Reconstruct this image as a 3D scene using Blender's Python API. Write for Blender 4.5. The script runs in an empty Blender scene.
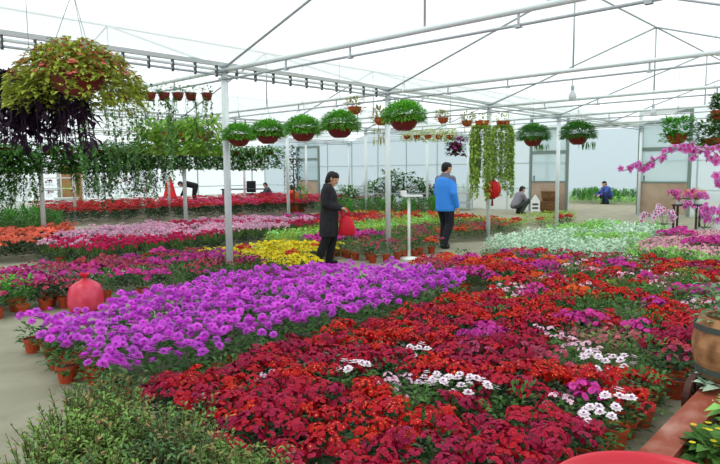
import bpy, math, random
import numpy as np
from mathutils import Vector, Matrix

# ---------------------------------------------------------------- camera, sky, sun, exposure
SC = bpy.context.scene
COL = SC.collection
YAW, PITCH, ROLL, FPX, EYE = 42.822, 5.614, -0.471, 610.789, 1.6
_a, _b, _c = (math.radians(q) for q in (YAW, PITCH, ROLL))
FW = Vector((math.cos(_a)*math.cos(_b), math.sin(_a)*math.cos(_b), -math.sin(_b)))
_r = Vector((math.sin(_a), -math.cos(_a), 0)); _u = _r.cross(FW)
RT = _r*math.cos(_c) + _u*math.sin(_c); UP = RT.cross(FW)
cam = bpy.data.cameras.new('camera'); cam.sensor_width = 36; cam.lens = FPX/720*36
cam.clip_start = .05; cam.clip_end = 300
camo = bpy.data.objects.new('camera', cam); COL.objects.link(camo)
camo.matrix_world = Matrix(((RT.x, UP.x, -FW.x, 0), (RT.y, UP.y, -FW.y, 0), (RT.z, UP.z, -FW.z, EYE), (0, 0, 0, 1)))
SC.camera = camo

W = bpy.data.worlds.new('overcast'); SC.world = W; W.use_nodes = True
bg = W.node_tree.nodes['Background']
bg.inputs[0].default_value = (.93, .98, 1, 1); bg.inputs[1].default_value = 1.38
sun = bpy.data.lights.new('sun', 'SUN'); sun.energy = 1.3; sun.angle = math.radians(25); sun.color = (1, .97, .92)
suno = bpy.data.objects.new('sun', sun); COL.objects.link(suno)
suno.rotation_euler = Vector((.35, -.15, -1)).to_track_quat('-Z', 'Y').to_euler()
SC.view_settings.view_transform = 'Standard'; SC.view_settings.look = 'None'
SC.view_settings.gamma = 1; SC.view_settings.use_curve_mapping = False
SC.view_settings.exposure = 0.0
SC.cycles.transparent_max_bounces = 16
SC.cycles.max_bounces = 8

# the house: U (x) runs along the gutters, V (y) across the spans
V1, SPAN = 7.41, 7.06
GV = [V1 - 2*SPAN, V1 - SPAN, V1, V1 + SPAN, V1 + 2*SPAN, V1 + 3*SPAN]      # gutter lines
U1, BAY = 5.19, 3.587
TU = [U1 + k*BAY for k in range(-2, 5)]                                     # truss lines
UEND, UBACK, VBACK = 22.7, -7.0, GV[5]
EAVE, RIDGE = 3.05, 4.24

def at(px, py, u=None, v=None, z=None):
    'where the line of sight of a photo point meets a plane of the house'
    d = FW + RT*((px-360)/FPX) - UP*((py-232)/FPX)
    t = (u/d.x) if u is not None else (v/d.y) if v is not None else (z-EYE)/d.z
    return Vector((0, 0, EYE)) + d*t

# ---------------------------------------------------------------- materials
def lin(c):
    return tuple(((x/255)/12.92 if x/255 <= .04045 else ((x/255+.055)/1.055)**2.4) for x in c)
MATS = {}
def mat(name, rgb, rough=.6, var=0., island=0., hue=0., trans=0., metal=0., spec=.3, noise=None):
    if name in MATS: return MATS[name]
    m = bpy.data.materials.new(name); m.use_nodes = True
    nt = m.node_tree; N = nt.nodes; L = nt.links
    p = N['Principled BSDF']; out = N['Material Output']
    p.inputs['Roughness'].default_value = rough; p.inputs['Metallic'].default_value = metal
    p.inputs['Specular IOR Level'].default_value = spec
    rgbn = N.new('ShaderNodeRGB'); rgbn.outputs[0].default_value = (*lin(rgb), 1)
    c = rgbn.outputs[0]
    if noise:
        (rgb2, scale, lo, hi) = noise
        tc = N.new('ShaderNodeTexCoord'); nz = N.new('ShaderNodeTexNoise'); nz.inputs['Scale'].default_value = scale
        nz.inputs['Detail'].default_value = 6
        L.new(tc.outputs['Object'], nz.inputs['Vector'])
        mr = N.new('ShaderNodeMapRange'); mr.inputs[1].default_value = lo; mr.inputs[2].default_value = hi
        L.new(nz.outputs[0], mr.inputs[0])
        mx = N.new('ShaderNodeMixRGB'); L.new(mr.outputs[0], mx.inputs[0]); L.new(c, mx.inputs[1]); mx.inputs[2].default_value = (*lin(rgb2), 1)
        c = mx.outputs[0]
    if var or island or hue:
        hs = N.new('ShaderNodeHueSaturation'); L.new(c, hs.inputs['Color'])
        oi = N.new('ShaderNodeObjectInfo'); ge = N.new('ShaderNodeNewGeometry')
        a = N.new('ShaderNodeMapRange'); L.new(oi.outputs['Random'], a.inputs[0]); a.inputs[3].default_value = -var; a.inputs[4].default_value = var
        b = N.new('ShaderNodeMapRange'); L.new(ge.outputs['Random Per Island'], b.inputs[0]); b.inputs[3].default_value = 1-island; b.inputs[4].default_value = 1+island
        s = N.new('ShaderNodeMath'); s.operation = 'ADD'; L.new(a.outputs[0], s.inputs[0]); L.new(b.outputs[0], s.inputs[1])
        L.new(s.outputs[0], hs.inputs['Value'])
        if hue:
            h = N.new('ShaderNodeMapRange'); L.new(oi.outputs['Random'], h.inputs[0]); h.inputs[3].default_value = .5-hue; h.inputs[4].default_value = .5+hue
            L.new(h.outputs[0], hs.inputs['Hue'])
        c = hs.outputs[0]
    L.new(c, p.inputs['Base Color'])
    if trans:
        t = N.new('ShaderNodeBsdfTranslucent'); L.new(c, t.inputs['Color'])
        ms = N.new('ShaderNodeMixShader'); ms.inputs[0].default_value = trans
        L.new(p.outputs[0], ms.inputs[1]); L.new(t.outputs[0], ms.inputs[2]); L.new(ms.outputs[0], out.inputs[0])
    MATS[name] = m
    return m
def film(name, rgb, clear, milk=.8):
    m = bpy.data.materials.new(name); m.use_nodes = True
    nt = m.node_tree; N = nt.nodes; L = nt.links; N.remove(N['Principled BSDF'])
    tr = N.new('ShaderNodeBsdfTransparent'); tr.inputs[0].default_value = (*lin(rgb), 1)
    tl = N.new('ShaderNodeBsdfTranslucent'); tl.inputs[0].default_value = (*[x*.95 for x in lin(rgb)], 1)
    df = N.new('ShaderNodeBsdfDiffuse'); df.inputs[0].default_value = (*[x*.9 for x in lin(rgb)], 1)
    a = N.new('ShaderNodeMixShader'); a.inputs[0].default_value = milk; L.new(df.outputs[0], a.inputs[1]); L.new(tl.outputs[0], a.inputs[2])
    b = N.new('ShaderNodeMixShader'); b.inputs[0].default_value = clear; L.new(a.outputs[0], b.inputs[1]); L.new(tr.outputs[0], b.inputs[2])
    L.new(b.outputs[0], N['Material Output'].inputs[0]); MATS[name] = m
    return m
M = mat
ROOF = film('roof film', (248, 252, 252), .6)
WALLF = film('wall film', (242, 249, 250), .45)
WALLB = film('blue grey wall sheet', (205, 220, 226), .3)  # flat sheet, darker, bluer and less clear than the wall film
CONC = M('concrete', (156, 152, 132), .85, noise=((130, 128, 106), 2.3, .3, .75))
GALV = M('galvanised steel', (222, 230, 230), .45, metal=.1, spec=.4)
GALVD = M('dull steel pipe', (178, 184, 188), .5, metal=.2)
DARKM = M('dark steel', (70, 78, 74), .5)
GREYG = M('grey green frame', (120, 136, 128), .55)
TERRA = M('terracotta plastic', (178, 72, 40), .5, var=.12)
BROWNP = M('red brown bowl plastic', (112, 44, 30), .45, var=.08)
SOIL = M('potting soil', (52, 38, 28), .95)
WIRE = M('hanger wire', (150, 155, 155), .5)
STEM = M('green stem', (96, 128, 60), .6)
WOODY = M('woody stem', (92, 70, 46), .8)

# ---------------------------------------------------------------- mesh helpers
class MB:
    def __init__(s): s.v = []; s.f = []; s.m = []
    def add(s, vs, fs, mi=0):
        b = len(s.v); s.v += [tuple(x) for x in vs]; s.f += [tuple(i+b for i in f) for f in fs]; s.m += [mi]*len(fs); return s
    def tube(s, pts, r, n=8, mi=0):
        pts = [Vector(p) for p in pts]; rs = r if isinstance(r, (list, tuple)) else [r]*len(pts)
        vs = []; fs = []; ref = None
        for i, p in enumerate(pts):
            d = (pts[min(i+1, len(pts)-1)] - pts[max(i-1, 0)]).normalized()
            if ref is None: ref = Vector((0, 0, 1)) if abs(d.z) < .9 else Vector((1, 0, 0))
            a = d.cross(ref).normalized(); b = d.cross(a)
            for k in range(n):
                t = 2*math.pi*k/n; vs.append(p + (a*math.cos(t)+b*math.sin(t))*rs[i])
        for i in range(len(pts)-1):
            for k in range(n):
                fs.append((i*n+k, i*n+(k+1) % n, (i+1)*n+(k+1) % n, (i+1)*n+k))
        fs.append(tuple(range(n))[::-1]); fs.append(tuple((len(pts)-1)*n+k for k in range(n)))
        return s.add(vs, fs, mi)
    def lathe(s, prof, n=16, mi=0, c=(0, 0, 0), cap=(False, False), sx=1, sy=1):
        vs = []; fs = []
        for (r, z) in prof:
            for k in range(n):
                t = 2*math.pi*k/n; vs.append((c[0]+r*math.cos(t)*sx, c[1]+r*math.sin(t)*sy, c[2]+z))
        for i in range(len(prof)-1):
            for k in range(n): fs.append((i*n+k, i*n+(k+1) % n, (i+1)*n+(k+1) % n, (i+1)*n+k))
        if cap[0]: fs.append(tuple(range(n))[::-1])
        if cap[1]: fs.append(tuple((len(prof)-1)*n+k for k in range(n)))
        return s.add(vs, fs, mi)
    def box(s, c, size, mi=0, rz=0.):
        vs = []; co, si = math.cos(rz), math.sin(rz)
        for x in (-.5, .5):
            for y in (-.5, .5):
                for z in (-.5, .5):
                    X, Y = x*size[0], y*size[1]
                    vs.append((c[0]+X*co-Y*si, c[1]+X*si+Y*co, c[2]+z*size[2]))
        return s.add(vs, [(0, 1, 3, 2), (4, 6, 7, 5), (0, 4, 5, 1), (2, 3, 7, 6), (0, 2, 6, 4), (1, 5, 7, 3)], mi)
    def leaf(s, p, d, L, Wd, droop=.2, mi=0, fold=.15):
        p = Vector(p); d = Vector(d).normalized()
        side = d.cross(Vector((0, 0, 1)))
        side = side.normalized() if side.length > .05 else Vector((1, 0, 0))
        nrm = side.cross(d)
        mid = p + d*L*.5 + Vector((0, 0, -droop*L*.18)); tip = p + d*L + Vector((0, 0, -droop*L))
        e = nrm*(Wd*fold)
        return s.add([p, mid+side*Wd*.5+e, mid, mid-side*Wd*.5+e, tip], [(0, 1, 2), (0, 2, 3), (1, 4, 2), (2, 4, 3)], mi)
    def ball(s, c, r, n=10, m=6, mi=0, sc=(1, 1, 1)):
        vs = []; fs = []; c = Vector(c)
        for i in range(m+1):
            ph = math.pi*i/m
            for k in range(n):
                t = 2*math.pi*k/n
                vs.append(c+Vector((r*math.sin(ph)*math.cos(t)*sc[0], r*math.sin(ph)*math.sin(t)*sc[1], r*math.cos(ph)*sc[2])))
        for i in range(m):
            for k in range(n): fs.append((i*n+k, (i+1)*n+k, (i+1)*n+(k+1) % n, i*n+(k+1) % n))
        return s.add(vs, fs, mi)
    def capsule(s, a, b, ra, rb, n=12, mi=0):
        a = Vector(a); b = Vector(b); d = b-a; Ln = d.length or 1e-6; d = d/Ln
        pts = []; rs = []
        for k in range(5):
            t = math.pi/2*(1-k/4); pts.append(a-d*ra*math.sin(t)); rs.append(max(ra*math.cos(t), 1e-4))
        for k in range(5):
            t = math.pi/2*k/4; pts.append(b+d*rb*math.sin(t)); rs.append(max(rb*math.cos(t), 1e-4))
        return s.tube(pts, rs, n, mi)
    def loft(s, rings, n=22, mi=0):
        vs = []; fs = []
        for (cx, cy, cz, rx, ry) in rings:
            for k in range(n):
                t = 2*math.pi*k/n; vs.append((cx+rx*math.cos(t), cy+ry*math.sin(t), cz))
        for i in range(len(rings)-1):
            for k in range(n): fs.append((i*n+k, i*n+(k+1) % n, (i+1)*n+(k+1) % n, (i+1)*n+k))
        fs.append(tuple(range(n))[::-1]); fs.append(tuple((len(rings)-1)*n+k for k in range(n)))
        return s.add(vs, fs, mi)
    def mesh(s, name, mats, smooth=False):
        me = bpy.data.meshes.new(name); me.from_pydata(s.v, [], s.f)
        for m in (mats if isinstance(mats, (list, tuple)) else [mats]): me.materials.append(m)
        me.polygons.foreach_set('material_index', s.m)
        if smooth: me.polygons.foreach_set('use_smooth', [True]*len(s.f))
        me.update(); return me

def ob(name, me, parent=None, loc=None, rz=0., sc=None):
    o = bpy.data.objects.new(name, me); COL.objects.link(o)
    if parent is not None: o.parent = parent
    if loc is not None: o.location = loc
    if rz: o.rotation_euler[2] = rz
    if sc is not None: o.scale = (sc, sc, sc) if not isinstance(sc, (tuple, list)) else sc
    return o
def tag(o, label=None, cat=None, group=None, kind=None):
    if label: o['label'] = label
    if cat: o['category'] = cat
    if group: o['group'] = group
    if kind: o['kind'] = kind
    return o
def thing(name, label, cat, loc=(0, 0, 0), rz=0., group=None, sc=None):
    return tag(ob(name, None, None, loc, rz, sc), label, cat, group)
def struct(name, me):
    return tag(ob(name, me), kind='structure')

R = random.Random(11)
# ---------------------------------------------------------------- the setting
b = MB(); b.box(((UBACK+45)/2, 12, -.05), (45-UBACK, 56, .1)); struct('floor', b.mesh('floor', CONC))
b = MB()                                                          # roof film over five spans
for i in range(5):
    va, vb = GV[i], GV[i+1]; vm = (va+vb)/2
    N_ = 6
    for (p, q, zp, zq) in ((va, vm, EAVE+.12, RIDGE+.06), (vm, vb, RIDGE+.06, EAVE+.12)):
        b.add([(UBACK, p, zp), (UEND, p, zp), (UEND, q, zq), (UBACK, q, zq)], [(0, 1, 2, 3)])
struct('ceiling', b.mesh('ceiling', ROOF))
def gable(x, vs, door=None):
    b = MB()
    for (va, vb) in vs:
        vm = (va+vb)/2
        b.add([(x, va, 0), (x, vb, 0), (x, vb, EAVE+.1), (x, vm, RIDGE+.05), (x, va, EAVE+.1)], [(0, 1, 2, 3, 4)])
    return b
DO0, DO1 = 7.53, 10.08                                            # the doorway in the end wall
b = MB()
vm = (V1+GV[3])/2
b.add([(UEND, DO1, 0), (UEND, GV[3], 0), (UEND, GV[3], EAVE+.1), (UEND, vm, RIDGE+.05), (UEND, V1, EAVE+.1), (UEND, V1, 0), (UEND, DO0, 0), (UEND, DO0, 3.12), (UEND, DO1, 3.12)],
      [(0, 1, 2, 3, 8), (3, 4, 7, 8), (4, 5, 6, 7)])
for i in (0, 1):
    g = gable(UEND, [(GV[i], GV[i+1])]); b.add(g.v, g.f)
struct('wall_end', b.mesh('wall_end', WALLF))
struct('wall_far', gable(UEND, [(GV[3], GV[4]), (GV[4], GV[5])]).mesh('wall_far', WALLB))
struct('wall_near', gable(UBACK, [(GV[i], GV[i+1]) for i in range(5)]).mesh('wall_near', WALLF))
b = MB(); b.add([(UBACK, VBACK, 0), (UEND, VBACK, 0), (UEND, VBACK, EAVE+.1), (UBACK, VBACK, EAVE+.1)], [(0, 1, 2, 3)])
struct('wall_left', b.mesh('wall_left', WALLF))
b = MB(); b.add([(UBACK, GV[0], 0), (UEND, GV[0], 0), (UEND, GV[0], EAVE+.1), (UBACK, GV[0], EAVE+.1)], [(3, 2, 1, 0)])
struct('wall_right', b.mesh('wall_right', WALLF))
b = MB(); b.add([(35, 2, 0), (35, 22, 0), (35, 22, 3.9), (35, 2, 3.9)], [(0, 1, 2, 3)])
struct('wall_beyond', b.mesh('wall_beyond', WALLB))
# rails and mullions of the film walls
b = MB()
y = GV[1]
while y < VBACK+.1:
    if not (DO0+.1 < y < DO1-.1): b.tube([(UEND-.04, y, 0), (UEND-.04, y, EAVE+.1)], .028, 6)
    y += SPAN/4
for (ya, yb) in ((GV[1], DO0), (DO1, VBACK)):
    for z in (.9, 1.9, 3.05): b.tube([(UEND-.04, ya, z), (UEND-.04, yb, z)], .022, 6)
struct('trim_1', b.mesh('trim_1', M('pale wall rail', (176, 192, 190), .5)))
b = MB(); x = UBACK
while x < UEND:
    b.tube([(x, VBACK-.05, 0), (x, VBACK-.05, EAVE)], .035, 6); x += BAY/2
for z in (.9, 1.9, 3.0): b.tube([(UBACK, VBACK-.05, z), (UEND, VBACK-.05, z)], .025, 6)
struct('trim_2', b.mesh('trim_2', M('pale wall rail', (176, 192, 190))))

# posts, each one a thing
pm = MB(); pm.tube([(0, 0, 0), (0, 0, EAVE)], .05, 14)
pm = pm.mesh('post_tube', GALV, True)
bp = MB(); bp.box((0, 0, .006), (.2, .2, .012)); bp = bp.mesh('post_base', GALVD)
cp = MB(); cp.box((0, 0, EAVE-.02), (.16, .16, .02)); cp.box((0, 0, EAVE-.12), (.12, .12, .03)); cp = cp.mesh('post_cap', GALVD)
rowname = {0: 'row behind the camera', 1: 'right hand gutter row', 2: 'middle row along the near walkway', 3: 'row beside the long pale path', 4: 'far row behind the poinsettias'}
for i in (1, 2, 3, 4):
    for k, u in enumerate(TU + [UEND-.25]):
        if u < 4 and i < 3 or (i == 1 and u < 9) or (i == 2 and 19 < u < 20): continue
        nm = {(2, 2): 'standing in front of the magenta bed left of the person in black', (2, 3): 'between the two shoppers',
              (2, 4): 'behind the trailing columns', (3, 2): 'at the far left by the green plants', (3, 3): 'behind the hanging vines',
              (3, 4): 'left of the person in black by the red jacket'}.get((i, k), 'in the %s, bay %s from the doorway' % (rowname[i], ['end', 'first', 'second', 'third', 'fourth', 'fifth', 'sixth', 'seventh'][7-k]))
        p = thing('steel_post', 'pale galvanised post '+nm, 'post', (u, GV[i], 0), group='steel posts of the house')
        ob('tube', pm, p); ob('base_plate', bp, p); ob('cap', cp, p)

# trusses across each span: tie pipe, lower pipe, two rafters, king post, short hangers
def truss(u, i):
    va, vb = GV[i], GV[i+1]; vm = (va+vb)/2
    t = thing('roof_truss', 'steel roof truss over %s, %s' % (['the near right span', 'the red bed span', 'the pink cyclamen span', 'the poinsettia span', 'the far left span'][i],
              {0: 'behind the camera', 1: 'nearest the camera', 2: 'carrying the green bowl baskets', 3: 'the next one with a bulb lamp', 4: 'third with a bulb lamp', 5: 'fourth from the camera', 6: 'last before the end wall'}[TU.index(u)]),
              'roof truss', (u, vm, EAVE), group='roof trusses')
    h = (vb-va)/2; e = RIDGE-EAVE; w = .5 if i > 2 else 1
    m = MB(); m.tube([(0, -h, 0), (0, h, 0)], .032*w, 8); ob('tie_pipe', m.mesh('tie_pipe', GALV, True), t)
    m = MB(); m.tube([(0, -h, -.13), (0, h, -.13)], .015*w, 6); ob('lower_pipe', m.mesh('lower_pipe', GALVD, True), t)
    for s in (-1, 1):
        m = MB(); m.tube([(0, s*h, .03), (0, 0, e)], .017*w, 6); ob('rafter', m.mesh('rafter', GALVD, True), t)
    m = MB(); m.tube([(0, 0, 0), (0, 0, e)], .014*w, 6); ob('king_post', m.mesh('king_post', GALVD, True), t)
    for s in (-.62, -.3, .3, .62):
        m = MB(); m.tube([(0, s*h, 0), (0, s*h, -.13)], .014, 6); m.box((0, s*h, -.14), (.05, .06, .03)); ob('hanger', m.mesh('hanger', GALVD), t)
for i in range(1, 5):
    for u in TU: truss(u, i)
# gutters with clip row, ridge pipes
clip = MB(); clip.box((0, 0, -.06), (.018, .05, .14)); clip.box((0, 0, -.14), (.03, .02, .03)); clip = clip.mesh('clip', DARKM)
for i in range(1, 5):
    g = thing('roof_gutter', 'long pale gutter and pipe pair above the %s' % rowname[i], 'gutter', (0, GV[i], EAVE+.05))
    m = MB()
    m.add([(UBACK, -.05, .05), (UBACK, -.03, 0), (UBACK, .03, 0), (UBACK, .05, .05), (UEND, -.05, .05), (UEND, -.03, 0), (UEND, .03, 0), (UEND, .05, .05)],
          [(0, 4, 5, 1), (1, 5, 6, 2), (2, 6, 7, 3)]); ob('channel', m.mesh('channel', GALV), g)
    m = MB(); m.tube([(UBACK, 0, -.05), (UEND, 0, -.05)], .02, 8); ob('upper_pipe', m.mesh('upper_pipe', GALV, True), g)
    m = MB(); m.tube([(UBACK, 0, -.12), (UEND, 0, -.12)], .016, 6); ob('lower_pipe', m.mesh('lower_pipe', GALVD, True), g)
    if i in (2, 3):
        for k in range(26): ob('clip', clip, g, (.3+k*.34+(i == 3)*2, 0, 0))
    vm = GV[i]+SPAN/2
    m = MB(); m.tube([(UBACK, vm, RIDGE), (UEND, vm, RIDGE)], .016 if i < 3 else .009, 6)
    tag(ob('ridge_pipe', m.mesh('ridge_pipe', GALVD, True)), 'thin steel ridge pipe above the %s' % ['near right span', 'red bed span', 'pink cyclamen span', 'poinsettia span', 'far left span'][i], 'pipe')

# ---------------------------------------------------------------- doors of the end wall
def door_leaf(n, va, vb, top):
    d = struct('door_%d' % n, None); d.location = (UEND-.12, 0, 0)
    m = MB()
    for v in (va, vb): m.box((0, v, top/2), (.08, .1, top))
    m.box((0, (va+vb)/2, 2.3), (.06, abs(vb-va), .13)); m.box((0, (va+vb)/2, top-.05), (.06, abs(vb-va), .1))
    m.box((0, (va+vb)/2, 1.16), (.06, abs(vb-va), .06))
    ob('door_frame', m.mesh('door_frame', GREYG), d)
    m = MB(); m.box((0, (va+vb)/2, .6), (.03, abs(vb-va)-.08, 1.1)); ob('kick_panel', m.mesh('kick_panel', M('tan door panel', (180, 158, 138), .6, noise=((158, 134, 112), 1.5, .4, .7))), d)
    m = MB(); m.box((0, (va+vb)/2, 2.25), (.01, abs(vb-va)-.1, 2.2)); ob('film_pane', m.mesh('film_pane', WALLF), d)
    m = MB(); m.box((-.06, va+.28*(vb-va)*0+ (vb-va)*.12+.0, 1.3), (.05, .03, .2)); ob('handle', m.mesh('handle', DARKM), d)
door_leaf(1, 11.62, 10.12, 3.75)
door_leaf(2, 7.48, 5.86, 3.6)
door_leaf(3, 25.6, 23.9, 3.0)
m = MB(); m.tube([(UEND-.1, 5.8, 3.2), (UEND-.1, 11.8, 3.2)], .04, 6); struct('trim_3', m.mesh('trim_3', GREYG))

# ---------------------------------------------------------------- plant pieces
LEAFD = M('dark leaf', (42, 78, 40), .55, var=.2, island=.35, trans=.25)
LEAFM = M('mid green leaf', (76, 116, 52), .55, var=.2, island=.35, trans=.25)
LEAFB = M('bright leaf', (86, 168, 52), .5, var=.15, island=.3, trans=.3)
LEAFY = M('yellow green leaf', (150, 178, 62), .5, var=.15, island=.35, trans=.3)
LEAFP = M('pale silver leaf', (196, 220, 196), .6, var=.08, island=.2, trans=.2)
LEAFS = M('dull shrub leaf', (116, 150, 72), .6, var=.25, island=.5, trans=.2)
LEAFT = M('tan shrub tip', (150, 128, 84), .6, var=.2, island=.4, trans=.2)
LEAFU = M('purple black leaf', (62, 40, 66), .5, var=.2, island=.5, trans=.2)
PURP = M('purple petal', (224, 92, 228), .5, var=.12, island=.22, hue=.012, trans=.25)
PURPD = M('deep purple centre', (128, 20, 140), .6)
RED = M('scarlet petal', (190, 5, 26), .6, var=.18, island=.25, hue=.006, trans=.2)
CRIM = M('crimson petal', (172, 8, 58), .6, var=.24, island=.28, hue=.012, trans=.2)
ORAN = M('orange red petal', (216, 62, 30), .55, var=.15, island=.25, hue=.02, trans=.2)
MAGE = M('magenta petal', (206, 56, 158), .55, var=.15, island=.25, hue=.015, trans=.25)
ROSE = M('dusty rose petal', (176, 62, 96), .55, var=.2, island=.3, hue=.02, trans=.2)
PINK = M('pale pink petal', (246, 200, 226), .5, var=.1, island=.15, hue=.01, trans=.3)
WHIT = M('white petal', (246, 232, 240), .5, island=.05, trans=.2)
YELL = M('yellow petal', (232, 214, 44), .5, var=.12, island=.2, trans=.25)
EYEY = M('yellow eye', (240, 170, 80), .6)
EYEP = M('purple eye', (130, 50, 120), .6)
HOT = M('hot pink petal', (222, 44, 112), .5, var=.15, island=.2, trans=.25)

def petals(m, c, nrm, Rr, n, lift, mi, w=.5, r0=.15, rnd=R):
    nrm = Vector(nrm).normalized(); a = nrm.orthogonal().normalized(); b = nrm.cross(a); c = Vector(c); t0 = rnd.random()*6
    for k in range(n):
        t = t0+2*math.pi*k/n+rnd.uniform(-.1, .1); d = a*math.cos(t)+b*math.sin(t); s = nrm.cross(d)
        q = Rr*rnd.uniform(.9, 1.08); hw = math.pi*q/n*w*1.6
        m.add([c+d*q*r0, c+d*q*.65+s*hw+nrm*lift*q*.6, c+d*q+nrm*lift*q, c+d*q*.65-s*hw+nrm*lift*q*.6], [(0, 1, 2, 3)], mi)
def foliage(n, r, h, L, Wd, rnd, mi=0, m=None, el=(.1, 1.0), z0=.1, droop=.3):
    m = m or MB()
    for i in range(n):
        az = rnd.uniform(0, 6.283); f = math.sqrt(rnd.random()); z = z0+(h-z0)*rnd.random()
        e = rnd.uniform(*el)*(.5+.6*z/h); rr = f*max(r-L*.6, r*.25)
        m.leaf((rr*math.cos(az), rr*math.sin(az), z-L*.2), (math.cos(az+rnd.uniform(-.6, .6))*math.cos(e), math.sin(az+rnd.uniform(-.6, .6))*math.cos(e), math.sin(e)), L*rnd.uniform(.7, 1.2), Wd*rnd.uniform(.75, 1.2), droop, mi)
    return m
def pot_mesh(r, h, m=TERRA, name='flower_pot'):
    b = MB()
    b.lathe([(r*.72, 0), (r*.95, h*.8), (r*1.06, h*.8), (r*1.06, h), (r*.94, h), (r*.9, h*.86)], 12, 0, cap=(True, False))
    b.lathe([(r*.9, h*.88), (.001, h*.9)], 12, 1); return b.mesh(name, [m, SOIL])
def floret(m, c, nrm, r, mi, eye, rnd, n=5):
    petals(m, c, nrm, r, n, rnd.uniform(-.05, .35), mi, .62, .05, rnd)
    if eye is not None:
        nrm = Vector(nrm).normalized(); a = nrm.orthogonal().normalized()*r*.26; b2 = nrm.cross(a); c = Vector(c)+nrm*r*.16
        m.add([c+a, c+b2, c-a, c-b2], [(0, 1, 2, 3)], eye)
def umbel(m, c, r, n, fr, mi, eye, rnd, flat=.6, eyep=1., petn=5):
    c = Vector(c)
    for k in range(n):
        ph = math.acos(1-rnd.random()*(1.0 if n > 3 else .5)); t = rnd.uniform(0, 6.283)
        d = Vector((math.sin(ph)*math.cos(t), math.sin(ph)*math.sin(t), math.cos(ph)*flat))
        floret(m, c+d*r, (d.x*.8, d.y*.8, d.z+.35), fr*rnd.uniform(.85, 1.15), mi, eye if rnd.random() < eyep else None, rnd, petn)

# kinds of potted plant: name, words, foliage, flowers
def bloom_ball(rnd):
    m = MB()
    for (Rr, n, lift, z) in ((.044, 13, -.12, 0), (.037, 11, .25, .004), (.026, 8, .7, .007)): petals(m, (0, 0, z), (0, 0, 1), Rr, n, lift, 0, .55, .2, rnd)
    m.ball((0, 0, .008), .011, 7, 3, 1, (1, 1, .6)); return m
KIND = {}
def kind(key, name, words, cat='potted plant', pot=(.075, .13), parts=None, potm=TERRA, fol=None, blo=None, mats=None, sep=None, pot_name='flower_pot'):
    K = dict(key=key, name=name, words=words, cat=cat, sep=sep, fol=[], blo=[], pot=pot_mesh(*pot, potm), whole=[], poth=pot[1])
    for v in range(4):
        rnd = random.Random(key+str(v))
        f = fol(rnd); K['fol'].append(f.mesh('foliage', mats[0]))
        if blo:
            q = blo(rnd); K['blo'].append(q.mesh('blossoms', mats[1]))
            w = MB(); w.add(f.v, f.f); w.m = list(f.m); nb = len(mats[0]) if isinstance(mats[0], (list, tuple)) else 1
            w.add(q.v, q.f); w.m[len(f.m):] = [i+nb for i in q.m]
            ml = (list(mats[0]) if nb > 1 or isinstance(mats[0], (list, tuple)) else [mats[0]])+(list(mats[1]) if isinstance(mats[1], (list, tuple)) else [mats[1]])
            K['whole'].append(w.mesh('whole_plant', ml))
        else: K['whole'].append(K['fol'][-1])
    KIND[key] = K
FOLC = lambda rnd: foliage(46, .165, .25, .085, .042, rnd, z0=.1)
def many(n, r, h, fn, lo=.8):
    'n flower tufts spread over a round crown of radius r and height h'
    def go(rnd):
        m = MB(); off = rnd.random()*6
        for k in range(n):
            rr = r*math.sqrt((k+.5)/n); t = off+k*2.4+rnd.uniform(-.3, .3)
            fn(m, (rr*math.cos(t), rr*math.sin(t), h*(1-.22*(rr/r)**2)*rnd.uniform(.92, 1.06)), rnd)
        return m
    return go
def single_bloom(Rr, n1, mi=0, eye=1):
    def fn(m, c, rnd):
        nr = (c[0]*2.2+rnd.uniform(-.25, .25), c[1]*2.2+rnd.uniform(-.25, .25), 1)
        petals(m, c, nr, Rr, n1, -.1, mi, .55, .15, rnd); petals(m, (c[0], c[1], c[2]+.004), nr, Rr*.7, max(5, n1-3), .35, mi, .55, .15, rnd)
        if eye is not None: m.ball((c[0], c[1], c[2]+.006), Rr*.25, 5, 3, eye, (1, 1, .6))
    return fn
um = lambda r, n, fr, eye=1, ep=1., flat=.6: (lambda m, c, rnd: umbel(m, c, r, n, fr, 0, eye, rnd, flat, ep))
kind('purple', 'potted_cineraria', 'purple pompon flower pot plant', fol=FOLC, blo=many(8, .13, .36, single_bloom(.044, 13)), mats=(M('cineraria leaf', (78, 124, 60), .5, var=.15, island=.35, trans=.25), [PURP, PURPD]), sep='bloom')
FOLR = lambda rnd: foliage(110, .17, .26, .055, .032, rnd, z0=.06)
kind('red', 'potted_verbena', 'scarlet pale-eyed flower pot plant', fol=FOLR, blo=many(7, .125, .31, um(.05, 22, .0135, 1, .35)), mats=(LEAFD, [RED, EYEY]), sep='flower_cluster')
kind('crimson', 'potted_dianthus', 'deep crimson flower pot plant', fol=FOLR, blo=many(7, .125, .31, um(.052, 24, .014, None)), mats=(LEAFD, [CRIM, EYEP]), sep='flower_cluster')
kind('orange', 'potted_marigold', 'orange-red flower pot plant', fol=FOLR, blo=many(9, .14, .3, um(.04, 8, .022, 1, .4)), mats=(LEAFM, [ORAN, EYEY]))
kind('magenta', 'potted_petunia', 'magenta flower pot plant', fol=FOLR, blo=many(9, .13, .31, um(.035, 6, .026, None)), mats=(LEAFM, [MAGE, EYEP]))
kind('white', 'potted_daisy', 'white dark-eyed flower pot plant', fol=FOLR, blo=many(7, .11, .34, single_bloom(.036, 9)), mats=(LEAFM, [WHIT, EYEP]))
kind('cream', 'potted_candytuft', 'cream-white flowered green pot plant', fol=FOLR, blo=many(6, .12, .31, um(.03, 6, .013, 1, .6)), mats=(LEAFM, [PINK, EYEY]))
kind('green', 'leafy_pot_plant', 'plain green bushy pot plant', fol=lambda rnd: foliage(110, .17, .32, .055, .026, rnd, z0=.08, el=(.2, 1.3)), mats=(LEAFM, None))
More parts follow.
